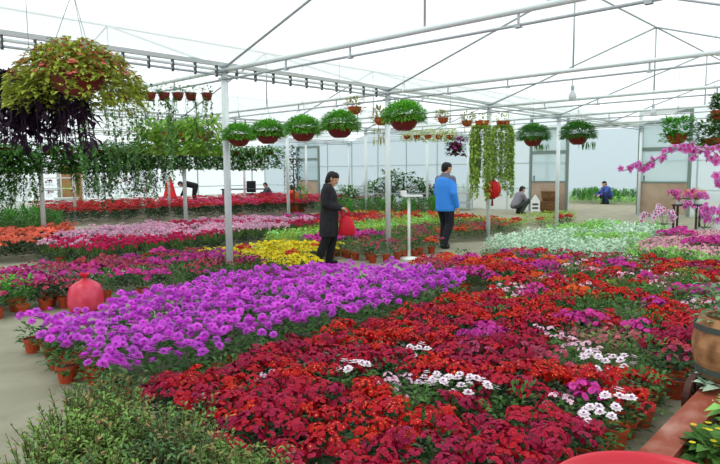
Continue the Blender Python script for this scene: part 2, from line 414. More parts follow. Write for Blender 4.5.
kind('gold', 'potted_coleus', 'yellow-green leafy pot plant', fol=lambda rnd: foliage(70, .17, .3, .065, .036, rnd, z0=.08), mats=(LEAFY, None))
kind('rose', 'potted_kalanchoe', 'dusty rose flowered pot plant', fol=FOLC, blo=many(6, .14, .33, um(.035, 7, .02, None)), mats=(LEAFD, [ROSE, EYEP]))
kind('fuchsia', 'potted_azalea', 'rose magenta flowered pot plant', fol=lambda rnd: foliage(70, .17, .3, .06, .03, rnd, z0=.1), blo=many(7, .14, .35, um(.035, 5, .028, None)), mats=(LEAFD, [MAGE, EYEP]))
kind('yellow', 'potted_primrose', 'yellow-flowered low pot plant', fol=lambda rnd: foliage(50, .17, .22, .07, .036, rnd, z0=.06), blo=many(11, .15, .25, um(.03, 5, .026, None)), mats=(LEAFM, [YELL, ORAN]))
kind('bronze', 'potted_heather', 'bronze-green rose-tipped pot plant', fol=lambda rnd: foliage(90, .17, .28, .055, .03, rnd, z0=.06), blo=many(6, .15, .28, um(.03, 5, .018, None)), mats=(M('bronze green leaf', (112, 118, 66), .6, var=.2, island=.35, trans=.2), [M('dull rose tip', (178, 96, 104), .6, var=.2, island=.3, trans=.2), EYEP]))
def cyc(m, c, rnd):
    m.tube([(c[0]*.4, c[1]*.4, .15), c], .004, 3, 1)
    for k in range(5):
        t = 6.283*k/5+rnd.random(); m.leaf(c, (math.cos(t)*.5, math.sin(t)*.5, .9), .075, .05, .1, 0)
FOLY = lambda rnd: foliage(40, .19, .22, .09, .075, rnd, z0=.08, el=(0, .6))
kind('cyclamen', 'potted_cyclamen', 'pale pink cyclamen pot plant', fol=FOLY, blo=many(13, .17, .38, cyc), mats=(LEAFD, [PINK, STEM]), pot=(.085, .14))
kind('cyclamenhot', 'potted_cyclamen', 'deep pink cyclamen pot plant', fol=FOLY, blo=many(13, .17, .36, cyc), mats=(LEAFD, [HOT, STEM]), pot=(.085, .14))
def star(m, c, rnd):
    for k in range(11):
        t = 6.283*k/11+rnd.random()*.3; m.leaf(c, (math.cos(t), math.sin(t), rnd.uniform(.05, .4)), .12*rnd.uniform(.7, 1.1), .05, .2, 0)
kind('poinsettia', 'potted_poinsettia', 'red poinsettia', fol=lambda rnd: foliage(60, .22, .38, .12, .06, rnd, z0=.1), blo=many(8, .19, .5, star), mats=(LEAFD, [RED, EYEY]), pot=(.1, .16))
kind('poinsettiapink', 'potted_poinsettia', 'pink-red poinsettia', fol=lambda rnd: foliage(60, .22, .38, .12, .06, rnd, z0=.1), blo=many(8, .19, .48, star), mats=(LEAFD, [HOT, EYEY]), pot=(.1, .16))
kind('pale', 'potted_dusty_miller', 'silver-white leafy pot plant', fol=lambda rnd: foliage(70, .19, .3, .1, .055, rnd, z0=.05, el=(.1, 1.2)), mats=(LEAFP, None))
kind('palegreen', 'potted_lettuce', 'light green leafy pot plant', fol=lambda rnd: foliage(70, .19, .3, .1, .055, rnd, z0=.05, el=(.1, 1.2)), mats=(M('light green leaf', (150, 204, 110), .55, var=.15, island=.25, trans=.25), None))
kind('blush', 'potted_begonia', 'small blush pink flowered pot plant', fol=lambda rnd: foliage(60, .16, .2, .05, .03, rnd, z0=.05), blo=many(12, .16, .24, um(.025, 4, .02, None)), mats=(LEAFM, [M('blush petal', (226, 172, 184), .5, var=.12, island=.2, trans=.25), EYEP]))
kind('spike', 'potted_lily', 'upright strap-leaved green plant', fol=lambda rnd: foliage(90, .24, .6, .3, .03, rnd, z0=.15, el=(.7, 1.45)), mats=(M('fresh strap leaf', (74, 140, 50), .5, var=.15, island=.3, trans=.25), None), pot=(.1, .16))
kind('greentall', 'potted_laurel', 'tall mid-green bushy pot plant', fol=lambda rnd: foliage(160, .26, .6, .1, .05, rnd, z0=.1, el=(.1, 1.2)), mats=(LEAFM, None), pot=(.1, .16))
kind('coral', 'potted_geranium', 'coral-flowered dark-leaved pot plant', fol=lambda rnd: foliage(60, .24, .36, .11, .07, rnd, z0=.12), blo=many(9, .22, .45, um(.05, 7, .03, None)), mats=(LEAFD, [M('coral petal', (232, 110, 84), .5, var=.15, island=.2, trans=.25), EYEP]), pot=(.12, .18))

# separate flower heads for the nearest plants
rb = random.Random(5)
HEADS = {'purple': [bloom_ball(rb).mesh('bloom', [PURP, PURPD]) for _ in range(3)]}
for key, ms, ep in (('red', [RED, EYEY], .35), ('crimson', [CRIM, EYEP], 0)):
    HEADS[key] = []
    for _ in range(4):
        m = MB(); umbel(m, (0, 0, -.03), .054, 30, .0135, 0, 1, rb, .6, ep); HEADS[key].append(m.mesh('flower_cluster', ms))

def put_plant(key, x, y, label, group, lod, z=0., sc=1., rnd=R):
    'lod 0: one mesh; 1: foliage, blossoms and perhaps a pot; 2: every flower head a part'
    K = KIND[key]; v = rnd.randrange(4); rz = rnd.uniform(0, 6.28)
    if lod == 0:
        o = ob(K['name'], K['whole'][v], None, (x, y, z), rz, sc); tag(o, label, K['cat'], group); return o
    p = thing(K['name'], label, K['cat'], (x, y, z), rz, group, sc)
    ob('foliage', K['fol'][v], p)
    if lod in (1, 2, 3) and K['blo']:
        if lod >= 2 and K['sep']:
            n = rnd.choice((6, 7, 8)) if key == 'purple' else 7; off = rnd.random()*6
            for k in range(n):
                rr = .135*math.sqrt((k+.4)/n); t = off+k*2.4+rnd.uniform(-.3, .3)
                hz = (.37 if key == 'purple' else .32)*(1-.18*(rr/.135)**2)*rnd.uniform(.9, 1.08)
                h = ob(K['sep'], rnd.choice(HEADS[key]), p, (rr*math.cos(t), rr*math.sin(t), hz), 0, rnd.uniform(.85, 1.15))
                tl = .25+2.2*rr; h.rotation_euler = (rnd.uniform(-.3, .3)-math.sin(t)*tl*.9, rnd.uniform(-.3, .3)+math.cos(t)*tl*.9, rnd.uniform(0, 6))
        else: ob('blossoms', K['blo'][v], p)
    if lod in (3, 4): ob('flower_pot', K['pot'], p)
    return p

def inside(P, x, y):
    c = False; j = len(P)-1
    for i in range(len(P)):
        if (P[i][1] > y) != (P[j][1] > y) and x < (P[j][0]-P[i][0])*(y-P[i][1])/(P[j][1]-P[i][1])+P[i][0]: c = not c
        j = i
    return c
def edge_side(P, x, y, d):
    for nm, dx, dy in (('lo_v', 0, -d), ('hi_v', 0, d), ('lo_u', -d, 0), ('hi_u', d, 0)):
        if not inside(P, x+dx, y+dy): return nm
    return None
def in_view(x, y, z=.3, mg=70):
    d = Vector((x, y, z-EYE)); w = d.dot(FW)
    if w < .5: return False
    px = 360+FPX*d.dot(RT)/w; py = 232-FPX*d.dot(UP)/w
    return -mg < px < 720+mg and py < 464+mg*1.6
COUNT = {}
def bed(name, P, step, pick, sides, groups=None, sepd=0, partd=12, potd=12, jit=.22, seed=1, mul=1., zones=()):
    rnd = random.Random(seed)
    xs = [p[0] for p in P]; ys = [p[1] for p in P]; y = min(ys)+step/2; row = 0
    while y < max(ys):
        x = min(xs)+step/2*(1+row % 2)
        while x < max(xs):
            X = x+rnd.uniform(-jit, jit)*step; Y = y+rnd.uniform(-jit, jit)*step
            if inside(P, X, Y) and in_view(X, Y):
                key = pick(X, Y, rnd); e = edge_side(P, X, Y, step); D = math.hypot(X, Y)
                if key:
                    place = sides.get(e) if e else None
                    place = place or next((w for lim, w in zones if X < lim), sides['in'])
                    lod = 0 if D > partd else (2 if D < sepd else 1)
                    if lod and e in ('lo_v', 'lo_u', 'hi_u') and D < potd and KIND[key]: lod = 3 if (D < sepd) else 4
                    if lod == 4:
                        p = put_plant(key, X, Y, KIND[key]['words']+' '+place, KIND[key]['words']+'s of the '+name, 1, rnd=rnd, sc=mul*rnd.uniform(.92, 1.1)); ob('flower_pot', KIND[key]['pot'], p)
                    else: put_plant(key, X, Y, KIND[key]['words']+' '+place, KIND[key]['words']+'s of the '+name, lod, rnd=rnd, sc=mul*rnd.uniform(.92, 1.1))
                    COUNT[KIND[key]['name']] = COUNT.get(KIND[key]['name'], 0)+1
            x += step
        y += step*.9; row += 1
def anchors(z, L, reach, other):
    A = [(*at(px, py, z=z)[:2], k, rr) for (px, py, k, rr) in L]
    def pick(x, y, rnd):
        best = None; bd = 9
        for (ax, ay, k, rr) in A:
            d = math.hypot(x-ax, y-ay)/rr
            if d < bd: bd = d; best = k
        return best if bd < 1 else other(x, y, rnd)
    return pick
def wnoise(x, y, s, ph): return math.sin(x*s+ph)*math.cos(y*s*1.3+ph*1.7)+.5*math.sin(x*s*2.1+y*s*1.7+ph*3)

# ---------------------------------------------------------------- the beds
bed('purple bed', [(1.75, 3.83), (1.75, 5.5), (2.3, 5.75), (3.2, 6.1), (4.3, 6.4), (4.8, 6.4), (5.8, 5.95), (6.4, 5.2), (6.45, 4.6), (6.05, 3.85)], .235,
    lambda x, y, r: 'purple', {'lo_v': 'along the border with the red bed', 'hi_v': 'in the rear edge of the purple bed by the walkway', 'lo_u': 'at the left end of the purple bed beside bare concrete',
    'hi_u': 'at the far right end of the purple bed', 'in': 'deep inside the dense purple bed'}, sepd=9, seed=3, zones=((2.6, 'inside the purple bed near its left tip'), (3.6, 'inside the purple bed near the pink bag'), (4.9, 'inside the middle of the purple bed')))
def redpick(x, y, r):
    far = x-.25*(3.6-y)
    if far > 5.45+r.uniform(-.4, .4):
        q = r.random()
        return 'green' if q < .3 else 'bronze' if q < .42 else 'magenta' if q < .48 else 'orange' if q < .57 else 'red' if q < .68 else 'gold' if q < .74 else 'rose' if q < .84 else 'cream' if q < .96 else 'crimson'
    w = wnoise(x, y, 2.6, .7)
    q = r.random()
    if q < .045: return 'green'
    return 'crimson' if w+r.uniform(-.6, .6) > -.05 else 'red'
RA = [(420, 368, 'white', .16), (445, 372, 'white', .15), (468, 376, 'white', .13), (482, 402, 'white', .12), (410, 341, 'white', .13), (347, 361, 'white', .13), (610, 357, 'white', .16), (600, 397, 'white', .13), (624, 397, 'white', .13),
      (543, 388, 'cream', .16), (520, 396, 'green', .16), (268, 366, 'cream', .14), (388, 374, 'cream', .14), (580, 379, 'magenta', .15), (483, 322, 'magenta', .2), (540, 285, 'magenta', .27), (548, 348, 'rose', .2),
      (575, 312, 'magenta', .2), (636, 322, 'magenta', .2), (655, 298, 'magenta', .22), (700, 285, 'magenta', .24), (640, 345, 'green', .25), (610, 300, 'green', .45), (560, 330, 'cream', .22), (600, 325, 'bronze', .3), (640, 285, 'green', .35), (690, 300, 'cream', .25), (590, 340, 'cream', .2), (660, 300, 'red', .35), (690, 310, 'red', .3),
      (470, 345, 'rose', .15), (560, 285, 'orange', .3), (500, 283, 'cream', .22), (455, 292, 'red', .3), (690, 345, 'rose', .25), (660, 380, 'green', .2), (640, 400, 'green', .18)]
bed('red bed', [(1.8, 1.14), (1.7, 3.56), (6.0, 3.56), (6.2, 3.7), (9.8, 3.7), (9.8, 2.3), (9.4, 1.3), (5, 1.18)], .232, anchors(.33, RA, .2, redpick),
    {'lo_v': 'along the edge beside the wooden cart path', 'hi_v': 'along the border of the red bed with the purple bed', 'lo_u': 'at the left end of the red bed behind the shrubs',
     'hi_u': 'at the far end of the mixed bed', 'in': 'inside the big red bed'}, sepd=5.2, seed=8, zones=((2.6, 'inside the red bed close behind the shrubs'), (3.8, 'inside the middle of the red bed'), (5.4, 'inside the red bed near the barrel planter'), (7, 'in the mixed part past the red bed')))
def orpick(x, y, r):
    q = r.random(); 
    if x < 8.2: return 'orange' if q < .62 else 'red' if q < .75 else 'gold' if q < .82 else 'magenta' if q < .88 else 'green'
    return 'orange' if q < .3 else 'red' if q < .45 else 'magenta' if q < .56 else 'green' if q < .8 else 'bronze' if q < .9 else 'rose'
bed('orange bed', [(6.7, 3.75), (6.6, 5.3), (7.2, 5.55), (8.4, 5.5), (9.6, 4.9), (9.7, 3.75)], .25,
    anchors(.33, [(435, 262, 'rose', .35), (470, 270, 'magenta', .35), (410, 268, 'cream', .3), (545, 262, 'magenta', .3)], .2, orpick),
    {'hi_v': 'in the rear edge of the orange bed', 'lo_v': 'in the orange bed beside the mixed flowers', 'in': 'inside the orange bed'}, seed=4)
bed('pale bed', [(9.9, 3.8), (9.7, 4.6), (10.3, 6.3), (14, 6.6), (16.6, 6.4), (15.6, 4.5), (12, 4.1)], .3,
    lambda x, y, r: ('gold' if r.random() < .1 else 'palegreen') if (wnoise(x, y, 1.5, 2)+(x-12)*.18 > .45) else 'pale',
    {'lo_v': 'on the near side of the pale bed', 'hi_v': 'on the walkway side of the pale bed', 'in': 'inside the pale silver bed before the doorway'}, seed=6, partd=17)
bed('blush bed', [(9.9, 2.2), (10, 3.5), (12.2, 3.9), (15.3, 4.3), (15.5, 3.2), (14, 2.2), (12, 1.8)], .27,
    lambda x, y, r: ('palegreen' if r.random() < .6 else 'green') if x < 10.8 else ('magenta' if wnoise(x, y, 1.6, .4) > .6 else 'blush'),
    {'lo_v': 'on the near side of the blush bed', 'hi_v': 'beside the pale silver bed', 'in': 'inside the blush pink bed by the orchid table'}, seed=7, partd=17)
bed('magenta bed', [(.4, 7.75), (.4, 9.5), (5.9, 9.3), (5.9, 6.9), (4.4, 6.75), (3.6, 7.3)], .25,
    lambda x, y, r: 'green' if (y < 7.3 and x > 3.8 and r.random() < .7) or r.random() < .25 else ('fuchsia' if r.random() < .33 else 'rose'),
    {'lo_v': 'in the magenta bed\'s front edge', 'hi_v': 'at the back of the magenta bed', 'in': 'inside the magenta bed left of the post'}, seed=9, partd=17)
bed('yellow bed', [(5.95, 7.0), (5.95, 9.4), (8.0, 9.4), (8.6, 8.4), (7.9, 7.95), (6.8, 7.9), (6.7, 7.0)], .25,
    anchors(.3, [(235, 264, 'rose', .4), (345, 244, 'fuchsia', .3), (285, 261, 'rose', .35)], .2, lambda x, y, r: 'yellow' if r.random() < .9 else 'orange' if r.random() < .4 else 'gold'),
    {'lo_v': 'in the front edge of the yellow bed', 'hi_v': 'at the back of the yellow bed', 'in': 'inside the yellow bed behind the post'}, seed=10, partd=17)
bed('cyclamen bed', [(4.3, 10.4), (4.1, 11.6), (4.9, 13.6), (7.5, 14.1), (10.6, 14.1), (10.9, 11.2), (8.6, 11.1), (6, 10.5)], .32,
    lambda x, y, r: 'cyclamenhot' if (wnoise(x, y, 1.2, 1.) > .35 or y < 11.1+r.uniform(-.3, .3)) else 'cyclamen',
    {'lo_v': 'in the front edge of the cyclamen bed', 'hi_v': 'at the back of the cyclamen bed', 'in': 'inside the cyclamen bed'}, seed=12, partd=17)
bed('poinsettia bed', [(7.4, 19.2), (8.4, 25), (20.5, 25), (20.5, 17.6), (13, 17.9)], .6,
    lambda x, y, r: 'poinsettiapink' if (x > 12.2 and r.random() < .55) else 'poinsettia',
    {'lo_v': 'in the front row along the pale path', 'in': 'inside the long poinsettia bed'}, seed=13, partd=1, mul=1.15)
def strip(x, y, r):
    q = r.random()
    if x > 14.3: return 'red' if y > 9 and q < .3 else 'orange' if q < .4 else 'gold'
    if y < 8.3: return ('green' if q < .45 else 'orange' if x > 9.6 and q < .6 else 'rose' if q < .75 else 'bronze')
    if y < 9.4: return 'fuchsia' if x < 9.8 and q < .7 else ('bronze' if q < .4 else 'green' if q < .8 else 'rose')
    if y < 11.2: return 'gold' if q < .75 else 'palegreen'
    if y < 12.4: return 'orange' if q < .5 and x > 9.5 else 'rose' if q < .65 else 'bronze'
    return 'crimson' if x > 12.5 and q < .6 else 'fuchsia' if q < .45 else 'bronze' if q < .7 else 'green'
bed('striped bed', [(7.9, 6.95), (8.1, 9.3), (8.1, 10.6), (11, 11.2), (10.9, 14.1), (15.6, 14.1), (16.2, 11), (15.2, 7.8), (12, 7.4), (10.6, 7.75), (10.0, 7.0)], .265, strip,
    {'lo_v': 'along the walkway edge of the striped bed', 'hi_v': 'at the back of the striped bed', 'in': 'inside the striped bed behind the two shoppers'}, seed=14, partd=17)
bed('edging bed', [(15.6, 7.7), (17, 9.2), (19.6, 8.9), (18.9, 8.2), (16.8, 7.5)], .33, lambda x, y, r: 'red' if y < 8.1 and r.random() < .5 else 'gold',
    {'in': 'in the narrow strip before the left door'}, seed=15, partd=1)
bed('strap leaf block', [(3.4, 15.6), (4.6, 20.2), (7.2, 20.2), (6.1, 15.3)], .42, lambda x, y, r: 'spike' if r.random() < .5 else 'greentall', {'in': 'in the green block at far left'}, seed=16, partd=1)
bed('coral block', [(2.6, 12.6), (3.6, 15.2), (5.9, 15.0), (5.1, 13.1), (4.0, 12.0)], .42, lambda x, y, r: 'coral', {'in': 'in the coral block at far left', 'lo_v': 'at front of the coral block by the path'}, seed=17, partd=16)
bed('bench greens', [(14.6, 14.9), (16.4, 12.2), (18.4, 12.2), (18.4, 16.5), (15.4, 16.8)], .45, lambda x, y, r: 'spike' if r.random() < .25 else 'greentall' if r.random() < .6 else 'green', {'in': 'in the dark green group behind the striped bed'}, seed=18, partd=1)
bed('greens beyond the door', [(25, 6.5), (25, 13), (33, 14), (33, 8)], .5, lambda x, y, r: 'palegreen' if r.random() < .5 and x > 28.6 else ('spike' if x > 28.6 else None), {'in': 'in the rows beyond the doorway'}, seed=19, partd=1)

# ---------------------------------------------------------------- shrubs at the lower left
def shrub_mesh(seed):
    rnd = random.Random(seed); m = MB()
    for k in range(46):
        az = rnd.uniform(0, 6.28); r0 = rnd.uniform(0, .06); sp = rnd.uniform(.03, .2); h = rnd.uniform(.28, .5)*(1-sp*.9)
        c, s_ = math.cos(az), math.sin(az); p0 = Vector((r0*c, r0*s_, .1)); p1 = Vector(((r0+sp*.5)*c, (r0+sp*.5)*s_, h*.6)); p2 = Vector(((r0+sp)*c+rnd.uniform(-.02, .02), (r0+sp)*s_, h))
        m.tube([p0, p1, p2], [.0035, .003, .0015], 3, 2)
        n = 26
        for i in range(n):
            t = .15+.85*i/n; p = p0.lerp(p1, t*2) if t < .5 else p1.lerp(p2, t*2-1)
            a2 = rnd.uniform(0, 6.28); e = rnd.uniform(.2, 1)
            m.leaf(p, (math.cos(a2)*math.cos(e), math.sin(a2)*math.cos(e), math.sin(e)), rnd.uniform(.024, .042), .015, .1, 1 if (t > .88 and k % 4 == 0) else 0)
    return m
SHR = [shrub_mesh(q) for q in range(4)]
SHM = [q.mesh('sprigs', [LEAFS, LEAFT, WOODY]) for q in SHR]
SHG = [q.mesh('sprigs', [M('grey green shrub leaf', (88, 122, 72), .6, var=.25, island=.5, trans=.2), LEAFT, WOODY]) for q in SHR]
SPOT = pot_mesh(.08, .12)
rs = random.Random(21); n = 0
for y in np.arange(1.75, 3.6, .2):
    for x in np.arange(.72, 1.66, .2):
        X, Y = x+rs.uniform(-.05, .05), y+rs.uniform(-.05, .05)
        if X < .95-(.3 if Y < 2.6 else 0)+max(0, (Y-3.0))*.9 or not in_view(X, Y, .4, 60): continue
        gm = rs.random() < .45
        ed = 'beside the bare concrete' if Y > 3.15 or X < 1.0 else 'against the red bed' if X > 1.45 else 'in the middle of the clump'
        p = thing('fine_leaved_shrub', ('grey-green' if gm else 'olive green')+' wispy fine-leaved shrub in the lower left clump, '+ed, 'shrub', (X, Y, 0), rs.uniform(0, 6), 'wispy shrubs in the lower left clump', rs.uniform(.88, 1.1))
        ob('sprigs', rs.choice(SHG if gm else SHM), p); ob('flower_pot', SPOT, p)

# ---------------------------------------------------------------- hanging baskets
def bowl(r, h, mt=BROWNP):
    m = MB(); m.lathe([(.001, 0), (r*.45, 0), (r*.72, h*.22), (r*.92, h*.6), (r, h), (r*1.05, h), (r*1.05, h*1.06), (r*.95, h*1.05), (r*.86, h*.8)], 20)
    m.lathe([(r*.88, h*.85), (.001, h*.9)], 20, 1); return m.mesh('bowl', [mt, SOIL], False)
def wires(r, z0, apex, top, n=3):
    m = MB()
    for k in range(n):
        t = 6.283*k/n+.5; m.tube([(r*math.cos(t), r*math.sin(t), z0), (0, 0, apex)], .0022, 4)
    m.tube([(0, 0, apex), (0, 0, top-.04)], .0022, 4)
    m.tube([(0, 0, top-.04), (.018, 0, top-.02), (.015, 0, top+.015), (0, 0, top+.03), (-.015, 0, top+.015)], .003, 4)
    return m.mesh('hanger', WIRE)
def blade_ball(r, rz, n, L, Wd, z0, rnd, mi=0, down=.35):
    m = MB()
    for i in range(n):
        t = rnd.uniform(0, 6.283); ph = math.acos(1-rnd.random()*(1+down)); f = rnd.uniform(.6, .98)
        d = Vector((math.sin(ph)*math.cos(t), math.sin(ph)*math.sin(t), math.cos(ph)))
        m.leaf((d.x*r*f, d.y*r*f, z0+d.z*rz*f), d+Vector((rnd.uniform(-.5, .5), rnd.uniform(-.5, .5), rnd.uniform(-.1, .4))), L*rnd.uniform(.7, 1.2), Wd, .35, mi)
    return m
GRASSY = M('fine bright green leaf', (110, 182, 62), .55, var=.1, island=.4, trans=.3)
def basket(name, label, p, top, r, h, fol, folm, group=None, apex=.45, bm=BROWNP, parts=(), rz=0.):
    t = thing(name, label, 'hanging basket', p, rz, group)
    ob('bowl', bowl(r, h, bm), t); ob('foliage', fol.mesh('foliage', folm), t)
    ob('hanger', wires(r*1.0, h, min(apex, top-p[2]-.05), top-p[2]), t)
    for nm, me in parts: ob(nm, me, t)
    return t
rg = random.Random(31)
bx = [('second from the left', 303), ('x', 268), ('y', 239)]
names = {404: 'rightmost of the five', 340: 'above the person in black', 303: 'third from the first post', 268: 'second from the first post', 239: 'touching the first post'}
for px, py in ((340, 129), (303, 133), (268, 136), (239, 139), (404, 121)):
    q = at(px, py, u=TU[2]); f = blade_ball(.235, .16, 2600, .055, .018, .15, rg, 0, .38)
    basket('hanging_basket', 'round green grassy hanging basket in brown bowl, '+names[px], (q.x, q.y, q.z-.1), EAVE-.15, .165, .15, f, GRASSY, 'green ball baskets under the nearest tie pipe', .5)
for px, py, w in ((533, 139, 'left of the pair at the left door'), (578, 137, 'right of the pair at the left door')):
    q = at(px, py, u=TU[3]); f = blade_ball(.255, .18, 2600, .055, .018, .16, rg, 0, .38)
    for k in range(20): f.leaf((rg.uniform(.05, .2), rg.uniform(-.2, 0), .05), (rg.uniform(-.3, .3), rg.uniform(-.3, .3), -1), .12, .02, .2)
    basket('hanging_basket', 'dark green ball-shaped hanging basket, '+w, (q.x, q.y, q.z-.11), EAVE-.15, .15, .14, f, M('deep fine leaf', (72, 134, 48), .55, var=.1, island=.4, trans=.3), 'ball baskets near the left door', .5)
for px, py, w, rr in ((677, 135, 'in front of the right door', .2), (712, 140, 'at the right edge of the row', .19), (722, 112, 'high at the right picture edge', .14)):
    q = at(px, py, u=TU[3]); f = foliage(420, rr*1.15, .36, .09, .045, rg, z0=.04, el=(-.2, 1.2))
    basket('hanging_basket', 'leafy green hanging basket in terracotta bowl '+w, (q.x, q.y, q.z-.12), EAVE-.15, .13, .13, f, LEAFB if px < 700 else LEAFM, None, .5, TERRA)
# small dry-looking baskets further back
for px, py, uu, w in ((355, 111, 3, 'left of the second post'), (381, 122, 3, 'just left of the second post, trailing'), (443, 121, 4, 'above the person in blue'), (467, 124, 4, 'left of the trailing columns')):
    q = at(px, py, u=TU[uu]); f = foliage(160, .24, .32, .14, .035, rg, z0=.02, el=(.0, 1.4))
    for k in range(30 if px == 381 else 8): f.leaf((rg.uniform(-.14, .14), rg.uniform(-.14, .14), rg.uniform(-.25, .1)), (rg.uniform(-.3, .3), rg.uniform(-.3, .3), -1), .16, .02, .1)
    basket('hanging_basket', 'small tan and green straggly basket '+w, (q.x, q.y, q.z-.06), EAVE-.15, .13, .13, f, M('straw green leaf', (160, 158, 84), .6, island=.4, trans=.2), None, .22, TERRA)
q = at(456, 146, u=TU[4]); f = foliage(260, .28, .34, .1, .05, rg, z0=-.12, el=(-.6, 1))
fl = MB()
for k in range(26): umbel(fl, (rg.uniform(-.2, .2), rg.uniform(-.2, .2), rg.uniform(-.15, .3)), .05, 6, .035, 0, None, rg)
basket('hanging_basket', 'purple-flowered hanging basket above the person in blue', (q.x, q.y, q.z-.1), EAVE-.15, .15, .14, f, LEAFD, None, .4, BROWNP, [('blossoms', fl.mesh('blossoms', [M('plum petal', (150, 52, 130), .5, island=.3, trans=.2)]))])
for k, px in enumerate((407, 417, 428, 439, 450)):
    q = at(px, 135, u=TU[5]); f = foliage(140, .27, .32, .12, .06, rg, z0=-.05, el=(-.3, 1.2))
    basket('hanging_basket', 'small pale lime basket, %s of five over the striped bed' % ['leftmost', 'second', 'middle', 'fourth', 'rightmost'][k], (q.x, q.y, q.z-.14), EAVE-.15, .12, .13, f, M('pale lime leaf', (190, 204, 120), .55, var=.15, island=.35, trans=.3), 'pale baskets over the striped bed', .3, TERRA)

def vine(length, n, rnd, L=.06, Wd=.045, r=.1, sway=.1):
    m = MB()
    for s_ in range(n):
        t = rnd.uniform(0, 6.28); x, y = r*math.cos(t), r*math.sin(t); ln = length*rnd.uniform(.55, 1.0)
        pts = [Vector((x*.5, y*.5, .06)), Vector((x, y, .03))]; k = max(3, int(ln/.12)); px_, py_ = x*1.15, y*1.15
        for i in range(1, k+1):
            px_ += rnd.uniform(-1, 1)*sway*.2; py_ += rnd.uniform(-1, 1)*sway*.2; pts.append(Vector((px_, py_, -ln*i/k)))
        m.tube(pts, .003, 3, 1)
        for i in range(int(ln/.017)):
            f = rnd.random()*(len(pts)-1); a = int(f); p = pts[a].lerp(pts[min(a+1, len(pts)-1)], f-a); z = rnd.uniform(0, 6.28)
            m.leaf(p, (math.cos(z), math.sin(z), rnd.uniform(-.8, .2)), L*rnd.uniform(.6, 1.2), Wd*rnd.uniform(.7, 1.1), .4, 0)
    return m
# five small pots on the gutter pipe at left, with trailing vines
LEAFV = M('trailing vine leaf', (92, 138, 74), .5, var=.15, island=.4, trans=.3)
for k, (px, ln, ns) in enumerate(((86, 1.15, 7), (107, 1.1, 6), (124, .9, 4), (138, 1.15, 6), (150, .5, 3), (164, 1.1, 6), (178, .7, 4), (191, .6, 4), (207, .9, 5))):
    q = at(px, 97, v=V1); v = vine(ln, ns, rg, .05, .034, .06); f = foliage(34, .12, .2, .06, .035, rg, z0=.08); v.add(f.v, f.f, 0)
    basket('trailing_vine_pot', 'small brown pot with trailing green vine, %s on the left gutter pipe' % ['first', 'second', 'third', 'fourth', 'fifth', 'sixth', 'seventh', 'eighth', 'ninth'][k], (q.x, q.y, q.z-.05), EAVE-.07, .075, .1, v, [LEAFV, STEM], 'vine pots along the left gutter pipe', .26, BROWNP)
for k, v_ in enumerate((7.95, 8.45, 8.95, 9.5)):
    f = foliage(330, .34, .34, .13, .08, rg, z0=-.18, el=(-.8, 1))
    basket('hanging_basket', 'light green leafy basket, %s left of the first post' % ['first', 'second', 'third', 'fourth'][k], (TU[2], v_, 2.08+.02*k), EAVE-.15, .13, .13, f, M('light vine leaf', (134, 178, 70), .5, var=.12, island=.35, trans=.35), 'light green baskets left of the first post', .5, TERRA)
# far row of ferny curtain baskets on the next gutter
for k, (px, ln, yy) in enumerate(((-8, 1.1, 150), (8, 1.2, 150), (24, 1.1, 151), (50, .4, 151), (66, .4, 152), (84, 1.0, 152), (98, 1.25, 152), (113, 1.0, 152), (128, .7, 151), (142, 1.2, 150), (157, 1.15, 150), (172, .6, 150), (190, .35, 151), (204, .4, 151), (218, .4, 152), (234, .35, 153), (250, .4, 153), (268, .45, 152))):
    q = at(px, yy, v=GV[3]); v = vine(ln, 16 if ln > .6 else 9, rg, .075, .05, .24, .2); f = foliage(420, .5, .3, .15, .08, rg, z0=-.35, el=(-.8, 1)); v.add(f.v, f.f, 0)
    basket('fern_basket', 'bushy trailing green basket in the far left row, number %s from the edge' % ['nought', 'one', 'two', 'three', 'four', 'five', 'six', 'seven', 'eight', 'nine', 'ten', 'eleven', 'twelve', 'thirteen', 'fourteen', 'fifteen', 'sixteen', 'seventeen'][k], (q.x, q.y, q.z-.1), EAVE-.07, .16, .14, v, [M('fern green leaf', (70, 118, 48), .55, var=.25, island=.4, trans=.3), STEM], 'green curtain baskets of the far left row', .4, BROWNP)
# trailing columns
LEAFC = M('yellow green trailing leaf', (160, 188, 84), .5, var=.1, island=.35, trans=.35)
for px, uu, w in ((482, 11.9, 'left of the third post'), (503, 12.95, 'right of the third post')):
    q = at(px, 124, v=V1-.05); v = vine(1.65, 40, rg, .075, .055, .2, .03); f = foliage(90, .24, .32, .09, .05, rg, z0=0, el=(-.2, 1)); v.add(f.v, f.f, 0)
    basket('trailing_basket', 'tall column of trailing yellow-green leaves '+w, (q.x, q.y, q.z-.08), EAVE-.07, .16, .14, v, [LEAFC, STEM], None, .15, TERRA)
# the big mixed basket and the purple-leaved one at upper left
q = at(78, 95, v=3.88); rg2 = random.Random(77); f = MB()
for i in range(5200):
    t = rg2.uniform(0, 6.283); rr = .39*math.sqrt(rg2.random()); fr_ = rr/.39; z = .27-.27*fr_**2.2+rg2.uniform(-.1, .07)
    if math.cos(t-3.95) > .3 and z < .1 and rr < .36: continue          # the bowl shows below the leaves on this side
    f.leaf((rr*math.cos(t), rr*math.sin(t), z), (math.cos(t)+rg2.uniform(-.6, .6), math.sin(t)+rg2.uniform(-.6, .6), rg2.uniform(-.5, .7)), rg2.uniform(.03, .052), .026, .3, 1 if rg2.random() < .25 and z > .1 else 0)
fl = MB()
for i in range(60):
    t = rg2.uniform(0, 6.283); rr = .4*math.sqrt(rg2.random()); floret(fl, (rr*math.cos(t), rr*math.sin(t), .3-.27*(rr/.43)**2.2), (math.cos(t)*.6, math.sin(t)*.6, 1), .018, 0, None, rg2)
